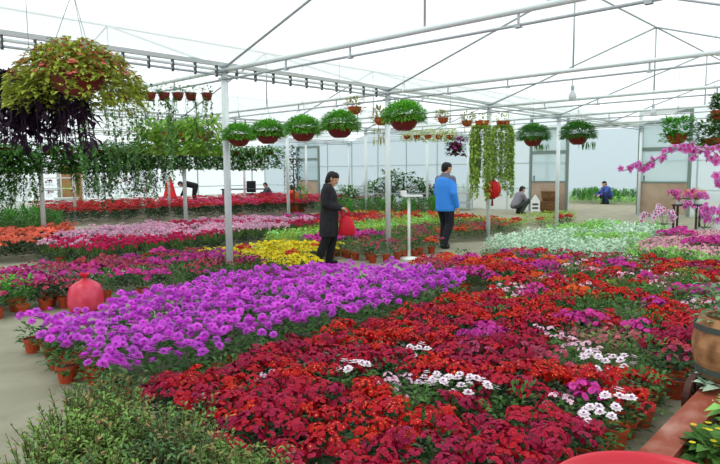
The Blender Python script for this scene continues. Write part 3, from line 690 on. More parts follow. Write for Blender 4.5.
basket('hanging_basket', 'big yellow-green begonia basket in red-brown bowl at upper left', (q.x, q.y, q.z), RIDGE-.02, .175, .16, f, [M('olive yellow leaf', (164, 180, 72), .55, island=.45, trans=.3), M('reddish young leaf', (176, 106, 62), .55, island=.3, trans=.3)], None, .62, BROWNP, [('blossoms', fl.mesh('blossoms', [M('salmon petal', (226, 110, 104), .5, island=.2, trans=.2)]))])
q = at(32, 104, v=4.5); f = MB()
for s_ in range(120):
    t = rg2.uniform(0, 6.283); ln = rg2.uniform(.1, .38); rr = rg2.uniform(.1, .4); x0, y0 = .12*math.cos(t), .12*math.sin(t)
    pts = [Vector((x0, y0, .14)), Vector((rr*math.cos(t)*.7, rr*math.sin(t)*.7, .24)), Vector((rr*math.cos(t), rr*math.sin(t), .1)), Vector((rr*1.1*math.cos(t), rr*1.1*math.sin(t), .1-ln))]
    f.tube(pts, .004, 4, 1)
    for i in range(20):
        u_ = rg2.random()*2.99; a = int(u_); p = pts[a].lerp(pts[a+1], u_-a); z = rg2.uniform(0, 6.28)
        f.leaf(p, (math.cos(z), math.sin(z), rg2.uniform(-.7, .5)), rg2.uniform(.06, .11), .042, .4, 0)
basket('hanging_basket', 'dark purple-leaved trailing hanging basket at upper left corner', (q.x, q.y, q.z-.04), RIDGE-.19, .15, .14, f, [LEAFU, LEAFU], None, .42)

# ---------------------------------------------------------------- lamps
GLASS = M('milky bulb glass', (232, 236, 238), .2, trans=.5)
for u, k, w in ((TU[3], 3, 'nearer'), (TU[4], 4, 'farther')):
    vm = V1-SPAN/2
    l = thing('bulb_lamp', '%s small clear bulb lamp hanging under a tie pipe' % w, 'lamp', (u, vm, EAVE-.13), group='bulb lamps under the tie pipes')
    m = MB(); m.tube([(0, 0, .0), (0, 0, -.1)], .006, 6); ob('cord', m.mesh('cord', DARKM), l)
    m = MB(); m.lathe([(.02, -.09), (.026, -.1), (.026, -.15), (.02, -.16)], 12, cap=(True, True)); ob('socket', m.mesh('socket', GALVD), l)
    m = MB(); m.lathe([(.02, -.155), (.03, -.18), (.055, -.23), (.058, -.26), (.045, -.295), (.02, -.312), (.001, -.315)], 16); ob('bulb', m.mesh('bulb', GLASS, True), l)

# ---------------------------------------------------------------- people
SKIN = M('skin', (214, 164, 136), .55)
HAIR = M('black hair', (22, 20, 20), .5)
def remesh(o, vox, sm=6):
    r = o.modifiers.new('r', 'REMESH'); r.mode = 'VOXEL'; r.voxel_size = vox; r.use_smooth_shade = True
    q = o.modifiers.new('s', 'SMOOTH'); q.factor = .5; q.iterations = sm
    return o
def hand(m, w, d, pn, curl=.5, s=1.):
    'palm, four unequal fingers and a thumb from the wrist w along d; pn points out of the palm'
    w = Vector(w); d = Vector(d).normalized(); pn = (Vector(pn)-d*Vector(pn).dot(d)).normalized(); sd = d.cross(pn)
    for k in (-1, 0, 1): m.capsule(w+sd*.016*k*s*.6, w+d*.085*s+sd*.024*k*s, .017*s, .015*s, 8)
    for k, L in enumerate((.065, .075, .07, .055)):
        b = w+d*.085*s+sd*(.03-.02*k)*s; a1 = curl*.7; a2 = curl*1.6
        p1 = b+(d*math.cos(a1)+pn*math.sin(a1))*L*.5*s; p2 = p1+(d*math.cos(a2)+pn*math.sin(a2))*L*.5*s
        m.capsule(b, p1, .0095*s, .009*s, 8); m.capsule(p1, p2, .009*s, .0075*s, 8)
    b = w+d*.03*s+sd*.028*s; p1 = b+(d*.6+sd*.6+pn*.5).normalized()*.04*s; p2 = p1+(d*.8+sd*.1+pn*.6).normalized()*.035*s
    m.capsule(b, p1, .013*s, .011*s, 8); m.capsule(p1, p2, .011*s, .008*s, 8)
def head(m, nb, hc, fwd, s=1.):
    'neck from nb to the skull centre hc, face looking along fwd'
    nb = Vector(nb); hc = Vector(hc); f = Vector(fwd).normalized(); l = Vector((0, 0, 1)).cross(f).normalized(); u = f.cross(l)
    m.capsule(nb, hc-f*.01-u*.06, .056*s, .05*s)
    def P(a, b_, c): return hc+(f*a+l*b_+u*c)*s
    m.capsule(P(-.02, 0, .03), P(.025, 0, .035), .083*s, .078*s); m.capsule(P(.02, 0, .0), P(.045, 0, -.085), .07*s, .036*s)
    m.capsule(P(.082, 0, .015), P(.108, 0, -.03), .01*s, .016*s, 8)
    for q in (-1, 1):
        m.capsule(P(-.005, q*.08, -.025), P(-.012, q*.088, .02), .012*s, .017*s, 8); m.capsule(P(.06, q*.03, -.02), P(.055, q*.045, -.03), .02*s, .02*s, 8)
    m.capsule(P(.088, -.018, -.062), P(.088, .018, -.062), .009*s, .009*s, 8)
    return P
def face_parts(par, P, s=1.):
    for q in (-1, 1):
        m = MB(); m.ball(P(.086, q*.031, .012), .0125*s, 10, 6); m.ball(P(.0945, q*.031, .011), .0062*s, 8, 5, 1); ob('eye', m.mesh('eye', [M('eye white', (230, 226, 220), .3), HAIR], True), par)
    m = MB(); m.capsule(P(.096, -.02, -.063), P(.096, .02, -.063), .0045*s, .0045*s, 8); ob('mouth', m.mesh('mouth', M('lips', (168, 92, 84), .5), True), par)
def cap_hair(P, s=1., back=-.09, fringe=.05):
    m = MB()
    m.capsule(P(-.03, 0, .045), P(.012, 0, .062), .093*s, .08*s)
    m.capsule(P(-.05, 0, .02), P(-.055, 0, back+.03), .075*s, .058*s)
    for q in (-1, 1): m.capsule(P(-.01, q*.066, .045), P(-.03, q*.072, back+.05), .03*s, .022*s); m.capsule(P(.05, q*.02, .1), P(.055, q*.055, .065), .025*s, .018*s)
    return m
def limbs(m, pts, rs):
    for i in range(len(pts)-1): m.capsule(pts[i], pts[i+1], rs[i], rs[i+1])
def person(label, loc, hdg, body, clothes, hair, P=None, sc=1., vox=.011):
    p = ob('person', None, None, loc, hdg, sc); tag(p, label, 'person')
    bo = remesh(ob('body', body.mesh('body', SKIN, True), p), vox*.72, 2)
    for nm, m, mt in clothes: remesh(ob(nm, m.mesh(nm, mt, True), p), vox, 4)
    if hair: remesh(ob('hair', hair.mesh('hair', HAIR, True), p), vox, 3)
    if P: face_parts(p, P)
    return p
TROU = M('black trousers', (26, 26, 30), .8)
SHOE = M('black shoes', (20, 20, 22), .5)
HD = math.atan2(RT.y, RT.x)
# the woman in the dark coat: faces picture right, looks down at the flowers, holds a red bag in front
b = MB(); P = head(b, (-.02, 0, 1.36), (.06, 0, 1.475), (1, -.12, -.5))
b.loft([(0, 0, .78, .1, .15), (0, 0, .95, .1, .145), (0, 0, 1.15, .1, .15), (-.01, 0, 1.3, .095, .165), (-.02, 0, 1.38, .05, .08)])
LA = [(-.01, .17, 1.31), (-.02, .2, 1.05), (.2, .1, .98)]; RA_ = [(-.01, -.17, 1.31), (-.05, -.2, 1.05), (.18, -.13, .99)]
for A in (LA, RA_): limbs(b, A, [.05, .042, .03])
hand(b, LA[2], (1, -.3, -.15), (0, -.3, -1), .9); hand(b, RA_[2], (1, .25, -.1), (0, .3, -1), .9)
LL = [(0, .085, .82), (.05, .09, .46), (-.02, .09, .09)]; RL = [(0, -.085, .82), (-.06, -.09, .46), (-.2, -.09, .1)]
for A in (LL, RL): limbs(b, A, [.085, .06, .042])
coat = MB()
coat.loft([(-.02, 0, .5, .165, .22), (-.015, 0, .6, .165, .225), (0, 0, .85, .16, .21), (0, 0, 1.02, .145, .195), (-.005, 0, 1.2, .145, .205), (-.015, 0, 1.3, .12, .2), (-.02, 0, 1.36, .085, .12), (-.02, 0, 1.41, .07, .075)], 28)
for A in (LA, RA_): limbs(coat, A[:2]+[tuple(Vector(A[1]).lerp(Vector(A[2]), .93))], [.085, .075, .06])
tr = MB()
for A in (LL, RL): limbs(tr, A, [.105, .082, .066])
sh = MB(); sh.capsule((-.05, .09, .04), (.1, .09, .035), .045, .04); sh.capsule((-.23, -.09, .05), (-.09, -.09, .035), .045, .04)
pos = at(330, 265, z=0)
person('person in a knee-length black coat and black trousers looking down, holding a red bag', pos, HD, b,
       [('coat', coat, M('black charcoal coat', (28, 28, 33), .85, noise=((44, 44, 50), 40, .4, .6))), ('trousers', tr, TROU), ('shoes', sh, SHOE)], cap_hair(P, 1.03), P)
bag = tag(ob('handbag', None, None, pos+Vector((math.cos(HD)*.3, math.sin(HD)*.3, .52))+Vector((-math.sin(HD), math.cos(HD), 0))*-.06, HD), 'red cloth bag held in front of the person in black', 'bag')
m = MB(); m.loft([(0, 0, 0, .12, .05), (0, 0, .03, .15, .07), (0, 0, .15, .14, .075), (-.01, 0, .28, .1, .055), (-.02, 0, .33, .06, .035)], 20)
BAGM = M('red bag cloth', (206, 24, 48), .5); ob('bag_body', m.mesh('bag_body', BAGM, True), bag)
m = MB(); m.tube([(-.08, 0, .3), (-.08, 0, .4), (-.06, 0, .45), (-.01, 0, .47), (.03, 0, .42), (.05, 0, .29)], .012, 8); ob('handle', m.mesh('handle', BAGM, True), bag)
# the man in the blue jacket: walks along the path, seen from behind at his right
b = MB(); P = head(b, (-.01, 0, 1.44), (.035, -.0, 1.575), (1, -.3, -.32))
b.loft([(0, 0, .85, .1, .16), (0, 0, 1.05, .1, .15), (0, 0, 1.25, .11, .17), (-.01, 0, 1.4, .1, .18), (-.01, 0, 1.46, .05, .08)])
LA = [(0, .17, 1.37), (.03, .24, 1.1), (.14, .2, .85)]; RA_ = [(0, -.17, 1.37), (-.03, -.24, 1.1), (.08, -.23, .84)]
for A in (LA, RA_): limbs(b, A, [.055, .046, .032])
hand(b, LA[2], (.35, 0, -1), (0, -1, 0), .6); hand(b, RA_[2], (.3, 0, -1), (0, 1, 0), .6)
LL = [(0, .1, .9), (.1, .1, .5), (.06, .1, .1)]; RL = [(0, -.1, .9), (.02, -.1, .5), (-.14, -.1, .11)]
for A in (LL, RL): limbs(b, A, [.09, .065, .045])
jk = MB(); jk.loft([(0, 0, .74, .155, .205), (0, 0, .78, .165, .215), (0, 0, .9, .165, .21), (0, 0, 1.1, .16, .215), (-.005, 0, 1.25, .155, .22), (-.01, 0, 1.37, .13, .19), (-.01, 0, 1.44, .095, .125), (-.005, 0, 1.5, .068, .075)], 28)
for A in (LA, RA_): limbs(jk, A[:2]+[tuple(Vector(A[1]).lerp(Vector(A[2]), .93))], [.082, .078, .062])
jm = M('blue jacket', (38, 118, 214), .5); nt = jm.node_tree; tc = nt.nodes.new('ShaderNodeTexCoord'); sx = nt.nodes.new('ShaderNodeSeparateXYZ'); nt.links.new(tc.outputs['Object'], sx.inputs[0])
ad = nt.nodes.new('ShaderNodeMath'); ad.operation = 'MULTIPLY_ADD'; nt.links.new(sx.outputs[0], ad.inputs[0]); ad.inputs[1].default_value = 1.1; nt.links.new(sx.outputs[2], ad.inputs[2])
gt = nt.nodes.new('ShaderNodeMath'); gt.operation = 'GREATER_THAN'; nt.links.new(ad.outputs[0], gt.inputs[0]); gt.inputs[1].default_value = 1.3
mx = nt.nodes.new('ShaderNodeMixRGB'); nt.links.new(gt.outputs[0], mx.inputs[0]); mx.inputs[1].default_value = (*lin((56, 142, 238)), 1); mx.inputs[2].default_value = (*lin((96, 98, 116)), 1)
nt.links.new(mx.outputs[0], nt.nodes['Principled BSDF'].inputs['Base Color'])
tr = MB(); tr.loft([(0, 0, .74, .12, .17), (0, 0, .95, .13, .175)], 20)
for A in (LL, RL): limbs(tr, A, [.115, .088, .072])
sh = MB(); sh.capsule((.02, .1, .04), (.2, .1, .035), .048, .042); sh.capsule((-.2, -.1, .06), (-.03, -.1, .035), .048, .042)
pos = at(445, 248, z=0)
person('person in a blue jacket with grey shoulders and black trousers, seen from behind', pos, -.12, b,
       [('jacket', jk, jm), ('trousers', tr, M('dark trousers', (26, 28, 38), .8)), ('shoes', sh, SHOE)], cap_hair(P, 1., -.06), P, 1.045)
# crouching and bending figures far back
def crouch(label, loc, hdg, topm, botm, sc=1., bend=False, hairon=True, seat=False):
    b = MB(); top = MB(); tr = MB(); sh = MB()
    if bend:                       # standing with the trunk bent forward
        hip = (0, 0, .86); ch = (.42, 0, 1.0); nb = (.5, 0, 1.0); hc = (.63, 0, .98); fw_ = (.5, 0, -1); kn = (.06, .48); an = (0, .1); hand_ = (.6, .5)
    else:                          # squatting
        hip = (-.18, 0, .3); ch = (.02, 0, .68); nb = (.05, 0, .76); hc = (.12, 0, .9); fw_ = (1, 0, -.5); kn = (.28, .5); an = (.02, .09); hand_ = (.45, .42)
    P = head(b, nb, hc, fw_)
    H_ = Vector(hip); C_ = Vector(ch)
    for y in (-.07, .07):
        b.capsule(H_+Vector((0, y, 0)), C_+Vector((0, y, 0)), .1, .11); top.capsule(H_+Vector((0, y, .04)), C_+Vector((0, y, 0)), .13, .14)
    for y in (-1, 1):
        A = [C_+Vector((0, y*.2, .02)), C_.lerp(Vector((hand_[0], y*.2, hand_[1])), .5)+Vector((-.03, y*.04, -.06)), Vector((hand_[0], y*.14, hand_[1]))]
        limbs(b, A, [.055, .045, .03]); limbs(top, A[:2]+[A[1].lerp(A[2], .9)], [.085, .072, .058]); hand(b, A[2], A[2]-A[1], (0, -y, -.4), .6)
        G = [H_+Vector((0, y*.1, 0)), Vector((kn[0], y*.15, kn[1])), Vector((an[0], y*.13, an[1]))]
        limbs(b, G, [.085, .062, .045]); limbs(tr, G, [.115, .085, .07]); sh.capsule(G[2]+Vector((-.04, 0, -.05)), G[2]+Vector((.15, 0, -.055)), .045, .04)
    return person(label, loc, hdg, b, [('jacket', top, topm), ('trousers', tr, botm), ('shoes', sh, SHOE)], cap_hair(P) if hairon else None, P, sc, .016)
crouch('person in blue clothes squatting among the plants beyond the doorway', at(606, 204, z=0), 2.6, M('blue work clothes', (62, 84, 160), .8), M('navy trousers', (44, 54, 100), .8), 1.05)
crouch('person in grey squatting by the brown wicker baskets near the left door', at(519, 214, z=0), HD+.3, M('grey jacket', (128, 124, 134), .8), M('dark grey trousers', (58, 66, 62), .8), 1.0)
crouch('person in black bending forward behind the poinsettias', at(196, 206, z=0), HD+3.3, M('black jacket', (24, 26, 28), .8), TROU, 1.1, True)
crouch('person in dark grey sitting low behind the poinsettias by the desk', at(268, 203, z=0), HD+3.5, M('charcoal jacket', (70, 76, 84), .8), TROU, 1.05)
crouch('person in a red jacket bending by the dark shrub left of the person in black', at(294, 211, z=0), HD+2.9, M('red jacket', (224, 40, 40), .7), M('red trousers', (196, 40, 44), .7), 1.05, False)

# ---------------------------------------------------------------- things on the floor
q = at(86, 310, z=0)
BAGP = M('pink film bag', (252, 104, 136), .25, trans=.35, spec=.5, noise=((236, 66, 86), 6, .35, .65))
t = thing('plastic_bag', 'full pink plastic bag with a knotted top standing before the magenta bed', 'bag', (q.x, q.y, 0), .4)
m = MB(); rgs = [(0, 0, 0, .13, .12), (0, 0, .015, .19, .17), (0, 0, .1, .215, .19), (0, 0, .2, .205, .18), (.01, 0, .29, .18, .15), (.01, 0, .335, .12, .1), (.0, 0, .36, .05, .045), (0, 0, .375, .03, .03)]
m.loft(rgs, 28)
rr_ = random.Random(3); m.v = [(x*(1+.05*math.sin(z*60+6*math.atan2(y, x)*1.5)), y*(1+.05*math.cos(z*45+5*math.atan2(y, x))), z) for x, y, z in m.v]
ob('bag_body', m.mesh('bag_body', BAGP, True), t)
m = MB()
for k in range(5): m.leaf((0, 0, .37), (math.cos(k*1.3), math.sin(k*1.3), 1.1), .12, .09, .1)
ob('knot', m.mesh('knot', M('red bag knot', (214, 40, 66), .4, trans=.3)), t)
# single pots standing out in front
for (px, py, key, lab) in ((17, 311, 'gold', 'bright green leafy plant in a terracotta pot at the left edge'), (50, 306, 'rose', 'rose flowered pot standing left of the pink bag')):
    q = at(px, py, z=0)
    if key == 'gold':
        p = thing('leafy_pot_plant', lab, 'potted plant', (q.x, q.y, 0), 0); m = foliage(120, .22, .42, .1, .055, rr_, z0=.12, el=(0, 1.2)); ob('foliage', m.mesh('foliage', LEAFB), p); ob('flower_pot', pot_mesh(.1, .16), p)
    else: put_plant(key, q.x, q.y, lab, None, 4, sc=1.25)
for px, py, w in ((33, 352, 'standing apart at the left tip of the bed'), (50, 353, 'second at the left tip of the bed'), (64, 366, 'at the front left corner of the bed on bare concrete')):
    q = at(px, py, z=0); put_plant('purple', q.x, q.y, 'purple flower pot plant '+w, None, 3)
q = at(89, 378, z=0); p = thing('coleus_pot', 'small bronze-leaved plant between the purple bed and the shrubs', 'potted plant', (q.x, q.y, 0)); m = foliage(90, .12, .24, .05, .03, rr_, z0=.06); ob('foliage', m.mesh('foliage', M('bronze leaf', (150, 96, 52), .55, island=.5, trans=.2)), p); ob('flower_pot', SPOT, p)
# white sign stand between the posts
q = at(409, 259, z=0); WHP = M('white painted metal', (236, 238, 236), .4)
t = thing('sign_stand', 'white round-based stand with small plate between post and person in blue', 'sign stand', (q.x, q.y, 0), HD)
m = MB(); m.lathe([(.17, 0), (.17, .015), (.15, .03), (.03, .045), (.001, .046)], 24, cap=(True, False)); ob('base', m.mesh('base', WHP), t)
m = MB(); m.tube([(0, 0, .03), (0, 0, 1.14)], .026, 12); ob('pole', m.mesh('pole', WHP, True), t)
m = MB(); m.box((.06, 0, 1.16), (.36, .24, .03)); m.box((-.1, 0, 1.21), (.1, .2, .09)); ob('plate', m.mesh('plate', WHP), t)
# small house-shaped white board by the left door
q = at(535, 214, z=0); t = thing('garden_board', 'small white house-shaped board beside the brown wicker baskets', 'sign', (q.x, q.y, 0), HD)
m = MB(); 
for yy in (-.015, .015): m.add([(-.17, yy, .1), (.17, yy, .1), (.17, yy, .48), (0, yy, .72), (-.17, yy, .48)], [(0, 1, 2, 3, 4)])
m.add([(x, y, z) for y in (-.015, .015) for x, z in ((-.17, .1), (.17, .1), (.17, .48), (0, .72), (-.17, .48))], [(i, (i+1) % 5, 5+(i+1) % 5, 5+i) for i in range(5)]); ob('board', m.mesh('board', WHP), t)
for x in (-.12, .12):
    m = MB(); m.box((x, 0, .06), (.04, .04, .12)); ob('leg', m.mesh('leg', WHP), t)
for z in (.22, .36):
    m = MB(); m.box((0, -.02, z), (.22, .01, .07)); ob('bar', m.mesh('bar', DARKM), t)
WICK = M('brown wicker', (132, 96, 62), .8, noise=((92, 62, 40), 30, .4, .6))
for k, (px, py, r, h, z) in enumerate(((541, 213, .36, .42, 0), (541, 213, .3, .38, .42))):
    q = at(px, py, z=0); t = thing('wicker_basket', ['round brown wicker basket on the floor by the left door', 'upper brown wicker basket stacked by the left door'][k], 'basket', (q.x+.35, q.y-.15, z))
    m = MB(); m.lathe([(r*.75, 0), (r*.95, h*.4), (r, h*.8), (r*1.04, h), (r*.95, h), (r*.8, h*.3), (.01, h*.25)], 24, cap=(True, False)); ob('basket_body', m.mesh('basket_body', WICK), t)
    m = MB(); m.tube([(r*1.0*math.cos(a), r*math.sin(a), h) for a in np.linspace(0, 6.283, 25)], .025, 6); ob('rim', m.mesh('rim', WICK), t)
# red lantern at the third post
q = at(493, 189, v=V1-.02); t = thing('red_lantern', 'red round paper lantern hanging at the third post by the trailing columns', 'lantern', (12.2, V1-.2, q.z), 0, None, .88)
m = MB(); m.lathe([(.07, -.22), (.15, -.19), (.2, -.1), (.215, 0), (.2, .1), (.15, .19), (.07, .22)], 20, sx=1); 
m.v = [(x*(1+.03*math.cos(10*math.atan2(y, x))), y*(1+.03*math.cos(10*math.atan2(y, x))), z) for x, y, z in m.v]; ob('shade', m.mesh('shade', M('red lantern paper', (214, 30, 30), .5, trans=.3)), t)
for z in (-.23, .23):
    m = MB(); m.lathe([(.075, z-.015), (.075, z+.015)], 16, cap=(True, True)); ob('cap', m.mesh('cap', M('dark red rim', (110, 16, 20), .5)), t)
m = MB(); m.tube([(0, 0, -.24), (0, 0, -.42)], [.02, .035], 8); ob('tassel', m.mesh('tassel', M('dark red rim', (1, 1, 1))), t)
m = MB(); m.tube([(0, 0, .24), (0, 0, EAVE-.08-q.z), (0, .2, EAVE-.06-q.z)], .004, 4); ob('cord', m.mesh('cord', DARKM), t)
# orchid table at right
q = at(686, 231, z=0); t = thing('side_table', 'small black table with orchids on it before the right door', 'table', (q.x, q.y, 0), .1)
m = MB(); m.box((0, 0, .68), (.62, .62, .04)); ob('table_top', m.mesh('table_top', M('dark brown wood', (58, 40, 34), .5)), t)
for a in (-1, 1):
    for c in (-1, 1):
        m = MB(); m.box((a*.26, c*.26, .33), (.05, .05, .66)); ob('leg', m.mesh('leg', M('dark brown wood', (0, 0, 0))), t)
ORCH = M('orchid pink petal', (222, 140, 214), .45, var=.1, island=.15, trans=.3)
ORCD = M('orchid magenta petal', (212, 66, 150), .45, var=.1, island=.2, trans=.3)
ORCW = M('orchid white petal', (238, 222, 240), .45, island=.1, trans=.3)
def orchid_flower(m, c, nrm, r, rnd, mi=0):
    petals(m, c, nrm, r, 5, .12, mi, .42, .03, rnd); petals(m, Vector(c)+Vector(nrm).normalized()*.004, nrm, r*.45, 3, .5, 1, .7, .05, rnd)
def orchid(label, loc, stems, potr=.09, poth=.15, fr=.045, mats=(ORCH, ORCD, STEM), nleaf=7, rnd=None, potm=WHP, group=None, leafL=.26):
    rnd = rnd or random.Random(len(label)); t = thing('orchid', label, 'orchid', loc, 0, group)
    pm_ = MB(); pm_.lathe([(potr*.7, 0), (potr, poth*.9), (potr*1.08, poth), (potr*.9, poth), (potr*.85, poth*.85), (.001, poth*.85)], 16, cap=(True, False)); ob('flower_pot', pm_.mesh('flower_pot', potm), t)
    m = MB()
    for k in range(nleaf): m.leaf((0, 0, poth*.9), (math.cos(k*2.4), math.sin(k*2.4), .6), leafL, .07, .5)
    ob('leaves', m.mesh('leaves', LEAFD), t)
    for pts, n, i0 in stems:
        st = MB(); st.tube(pts, .005, 5, 0); s_ = ob('flower_stem', st.mesh('flower_stem', STEM), t)
        fm = MB(); L = len(pts)-1
        for i in range(n):
            f = i0+(L-i0)*(i+.5)/n; a = min(int(f), L-1); p = Vector(pts[a]).lerp(Vector(pts[a+1]), f-a)+Vector((rnd.uniform(-1, 1), rnd.uniform(-1, 1), rnd.uniform(-1, .6)))*fr*.8
            orchid_flower(fm, p, (-.5+rnd.uniform(-.6, .6), -.5+rnd.uniform(-.6, .6), rnd.uniform(-.2, .5)), fr*rnd.uniform(.7, 1.15), rnd)
        ob('blossoms', fm.mesh('blossoms', list(mats)), s_)
    return t
def arch(dx, dy, h, drop, n=9):
    return [(dx*math.sin(u*1.57)*1., dy*math.sin(u*1.57), .1+h*math.sin(min(u*2.4, 1.57+(u-.65)*0 if u > .654 else u*2.4))-drop*max(0, u-.5)**2*4) for u in np.linspace(0, 1, n)]
ro = random.Random(12)
lf = Vector((-RT.x, -RT.y, 0))
for k, (dx, lab, mt) in enumerate(((-.22, 'magenta-pink orchid in white pot, left on the black table', (ORCD, ORCH, STEM)), (.05, 'orange and pink flowered pot in the middle of the black table', (M('peach petal', (240, 176, 96), .5, trans=.3, island=.2), ORCH, STEM)), (.24, 'pink orchid at the right of the black table', (ORCH, ORCD, STEM)))):
    st = [(arch(ro.uniform(-.35, .35), ro.uniform(-.35, .35), ro.uniform(.12, .3), .12), 9, 3) for _ in range(6)]
    orchid(lab, (q.x+RT.x*dx, q.y+RT.y*dx, .7), st, .08, .12, .055, mt, rnd=ro)
for k, (px, py, lab) in enumerate(((664, 234, 'pale pink orchid on the floor left of the black table'), (704, 238, 'big pink orchid on the floor right of the black table'), (716, 230, 'tall pink orchid at the right edge behind the table'))):
    qq = at(px, py, z=0); st = [(arch(ro.uniform(-.5, .5), ro.uniform(-.5, .5), ro.uniform(.35, .75), .2), 14, 3) for _ in range(8 if k else 6)]
    orchid(lab, (qq.x, qq.y, 0), st, .13, .24, .065, (ORCH if k else ORCW, ORCD, STEM), rnd=ro)
# the arching orchid sprays that reach in from the right, on a tall plant stand
base = at(742, 320, z=0); ST = .95
t = thing('plant_stand', 'tall slim dark plant stand carrying the arching orchid at the right edge', 'plant stand', (base.x, base.y, 0))
m = MB(); m.lathe([(.15, 0), (.15, .02), (.03, .04)], 20, cap=(True, False)); ob('base', m.mesh('base', DARKM), t)
m = MB(); m.tube([(0, 0, .03), (0, 0, ST-.03)], .02, 10); ob('pole', m.mesh('pole', DARKM, True), t)
m = MB(); m.lathe([(.14, ST-.03), (.15, ST-.02), (.15, ST)], 20, cap=(True, True)); ob('top', m.mesh('top', DARKM), t)
def spray(pxs, dep):
    out = [(0, 0, .14)]
    for (x, y) in pxs:
        d = FW + RT*((x-360)/FPX) - UP*((y-232)/FPX); p = Vector((0, 0, EYE))+d*dep; out.append(tuple(p-Vector((base.x, base.y, ST))))
    return out
dp = (Vector((base.x, base.y, 1.2))-Vector((0, 0, EYE))).dot(FW)
orchid('pink orchid with long arching sprays entering from the right edge', (base.x, base.y, ST), [
    (spray([(728, 165), (712, 150), (692, 143), (676, 148), (656, 160), (640, 166), (622, 171)], dp-.1), 26, 3),
    (spray([(732, 190), (728, 172), (715, 158), (700, 150), (684, 145)], dp+.1), 18, 2),
    (spray([(738, 200), (730, 196), (722, 186), (716, 172)], dp), 12, 1.2),
    (spray([(745, 190), (738, 150), (722, 146), (704, 147), (694, 156)], dp+.25), 14, 2)], .1, .16, .052, (ORCH, ORCD, STEM), rnd=ro)

# ---------------------------------------------------------------- cart, barrel and tub at the lower right
WOODR = M('red brown painted wood', (150, 74, 54), .5, noise=((186, 140, 124), 5, .5, .75))
WOODL = M('weathered light wood', (172, 150, 112), .7, noise=((128, 104, 74), 6, .4, .7))
WOODD = M('dark brown wood wheel', (70, 36, 28), .5)
A0, A1 = at(648, 452, z=.04), at(702, 386, z=.24); ax = (A1-A0); al = math.atan2(ax.y, ax.x); dirv = ax.normalized(); sdv = Vector((math.sin(al), -math.cos(al), 0))
t = thing('flower_cart', 'low red-brown wooden flower cart with long shafts beside the red bed', 'cart', (A1.x, A1.y, 0), al)
def shaft(off, L0, L1, w, h, z0, z1, name, mt):
    m = MB(); vs = []
    for (x, z) in ((L0, z0), (L1, z1)):
        for (yy, zz) in ((-w/2, -h/2), (w/2, -h/2), (w/2, h/2), (-w/2, h/2)): vs.append((x, off+yy, z+zz))
    m.add(vs, [(0, 1, 2, 3), (7, 6, 5, 4), (0, 4, 5, 1), (1, 5, 6, 2), (2, 6, 7, 3), (3, 7, 4, 0)]); return ob(name, m.mesh(name, mt), t)
LN = (Vector((A1.x-A0.x, A1.y-A0.y))).length
shaft(-.07, -LN-.1, .1, .16, .045, .05, .22, 'shaft', WOODR)
shaft(-.27, -LN+.1, .1, .09, .045, .06, .22, 'shaft', WOODL)
shaft(-.55, -LN*.5, .1, .09, .045, .1, .22, 'shaft', WOODL)
m = MB(); m.box((.55, -.36, .26), (1.0, .62, .05)); ob('bed_board', m.mesh('bed_board', WOODR), t)
for yy in (.05, -.72):
    w = MB(); n_ = 28; rO, rI = .15, .115
    for k in range(n_):
        a0, a1 = 6.2832*k/n_, 6.2832*(k+1)/n_
        vs = [(.02+rr*math.cos(a), yy+o, .152+rr*math.sin(a)) for a in (a0, a1) for rr in (rI, rO) for o in (-.02, .02)]
        w.add(vs, [(2, 3, 7, 6), (0, 4, 5, 1), (1, 5, 7, 3), (0, 2, 6, 4)])
    wh = ob('wheel', w.mesh('wheel', WOODD), t)
    for k in range(8):
        m = MB(); a = 6.2832*k/8; m.tube([(.02, yy, .152), (.02+rI*math.cos(a), yy, .152+rI*math.sin(a))], .01, 6); ob('spoke', m.mesh('spoke', WOODD), wh)
    m = MB(); m.tube([(.02, yy-.035, .152), (.02, yy+.035, .152)], .03, 12); ob('hub', m.mesh('hub', WOODD, True), wh)
m = MB(); m.tube([(.02, .05, .152), (.02, -.72, .152)], .014, 8); ob('axle', m.mesh('axle', DARKM), t)
bq = at(735, 376, z=.285)
t = thing('barrel_planter', 'wooden stave barrel planter with green leaves on the flower cart', 'planter', (bq.x, bq.y, .285))
m = MB(); m.lathe([(.2, 0), (.24, .1), (.255, .2), (.24, .31), (.21, .38), (.18, .38), (.2, .3), (.01, .3)], 26, cap=(True, False)); ob('staves', m.mesh('staves', M('barrel wood', (176, 128, 86), .6, noise=((120, 80, 50), 9, .4, .65))), t)
for z, r in ((.05, .228), (.32, .24)):
    m = MB(); m.lathe([(r, z-.018), (r+.008, z-.018), (r+.008, z+.018), (r, z+.018)], 26); ob('hoop', m.mesh('hoop', DARKM), t)
m = foliage(240, .27, .62, .07, .04, ro, z0=.34, el=(-.2, 1.3)); ob('foliage', m.mesh('foliage', M('blue green leaf', (128, 168, 122), .55, var=.1, island=.3, trans=.25)), t)
for (px, py, z, lab, mt, r, h) in ((728, 424, 0, 'large pale-leaved plant between cart shafts at the right edge', LEAFP, .22, .34), (752, 452, 0, 'pale green leafy plant at the lower right corner', KIND['palegreen']['fol'][0].materials[0], .22, .3), (716, 470, 0, 'low plant with small yellow flowers near the red tub', LEAFM, .16, .18)):
    q = at(px, py, z=z); t = thing('leafy_pot_plant', lab, 'potted plant', (q.x, q.y, 0)); m = foliage(90, r, h, .14, .09, ro, z0=.06, el=(0, 1.1)); ob('foliage', m.mesh('foliage', mt), t)
    ob('flower_pot', pot_mesh(.08, .12), t)
    if 'yellow' in lab:
        fl = MB()
        for k in range(18): floret(fl, (ro.uniform(-.14, .14), ro.uniform(-.14, .14), ro.uniform(.17, .22)), (0, 0, 1), .018, 0, None, ro)
        ob('blossoms', fl.mesh('blossoms', YELL), t)
q = at(660, 500, z=.43); t = thing('plastic_tub', 'big round red plastic tub at the bottom right corner', 'tub', (q.x, q.y, 0), 0, None, (.84, .84, 1))
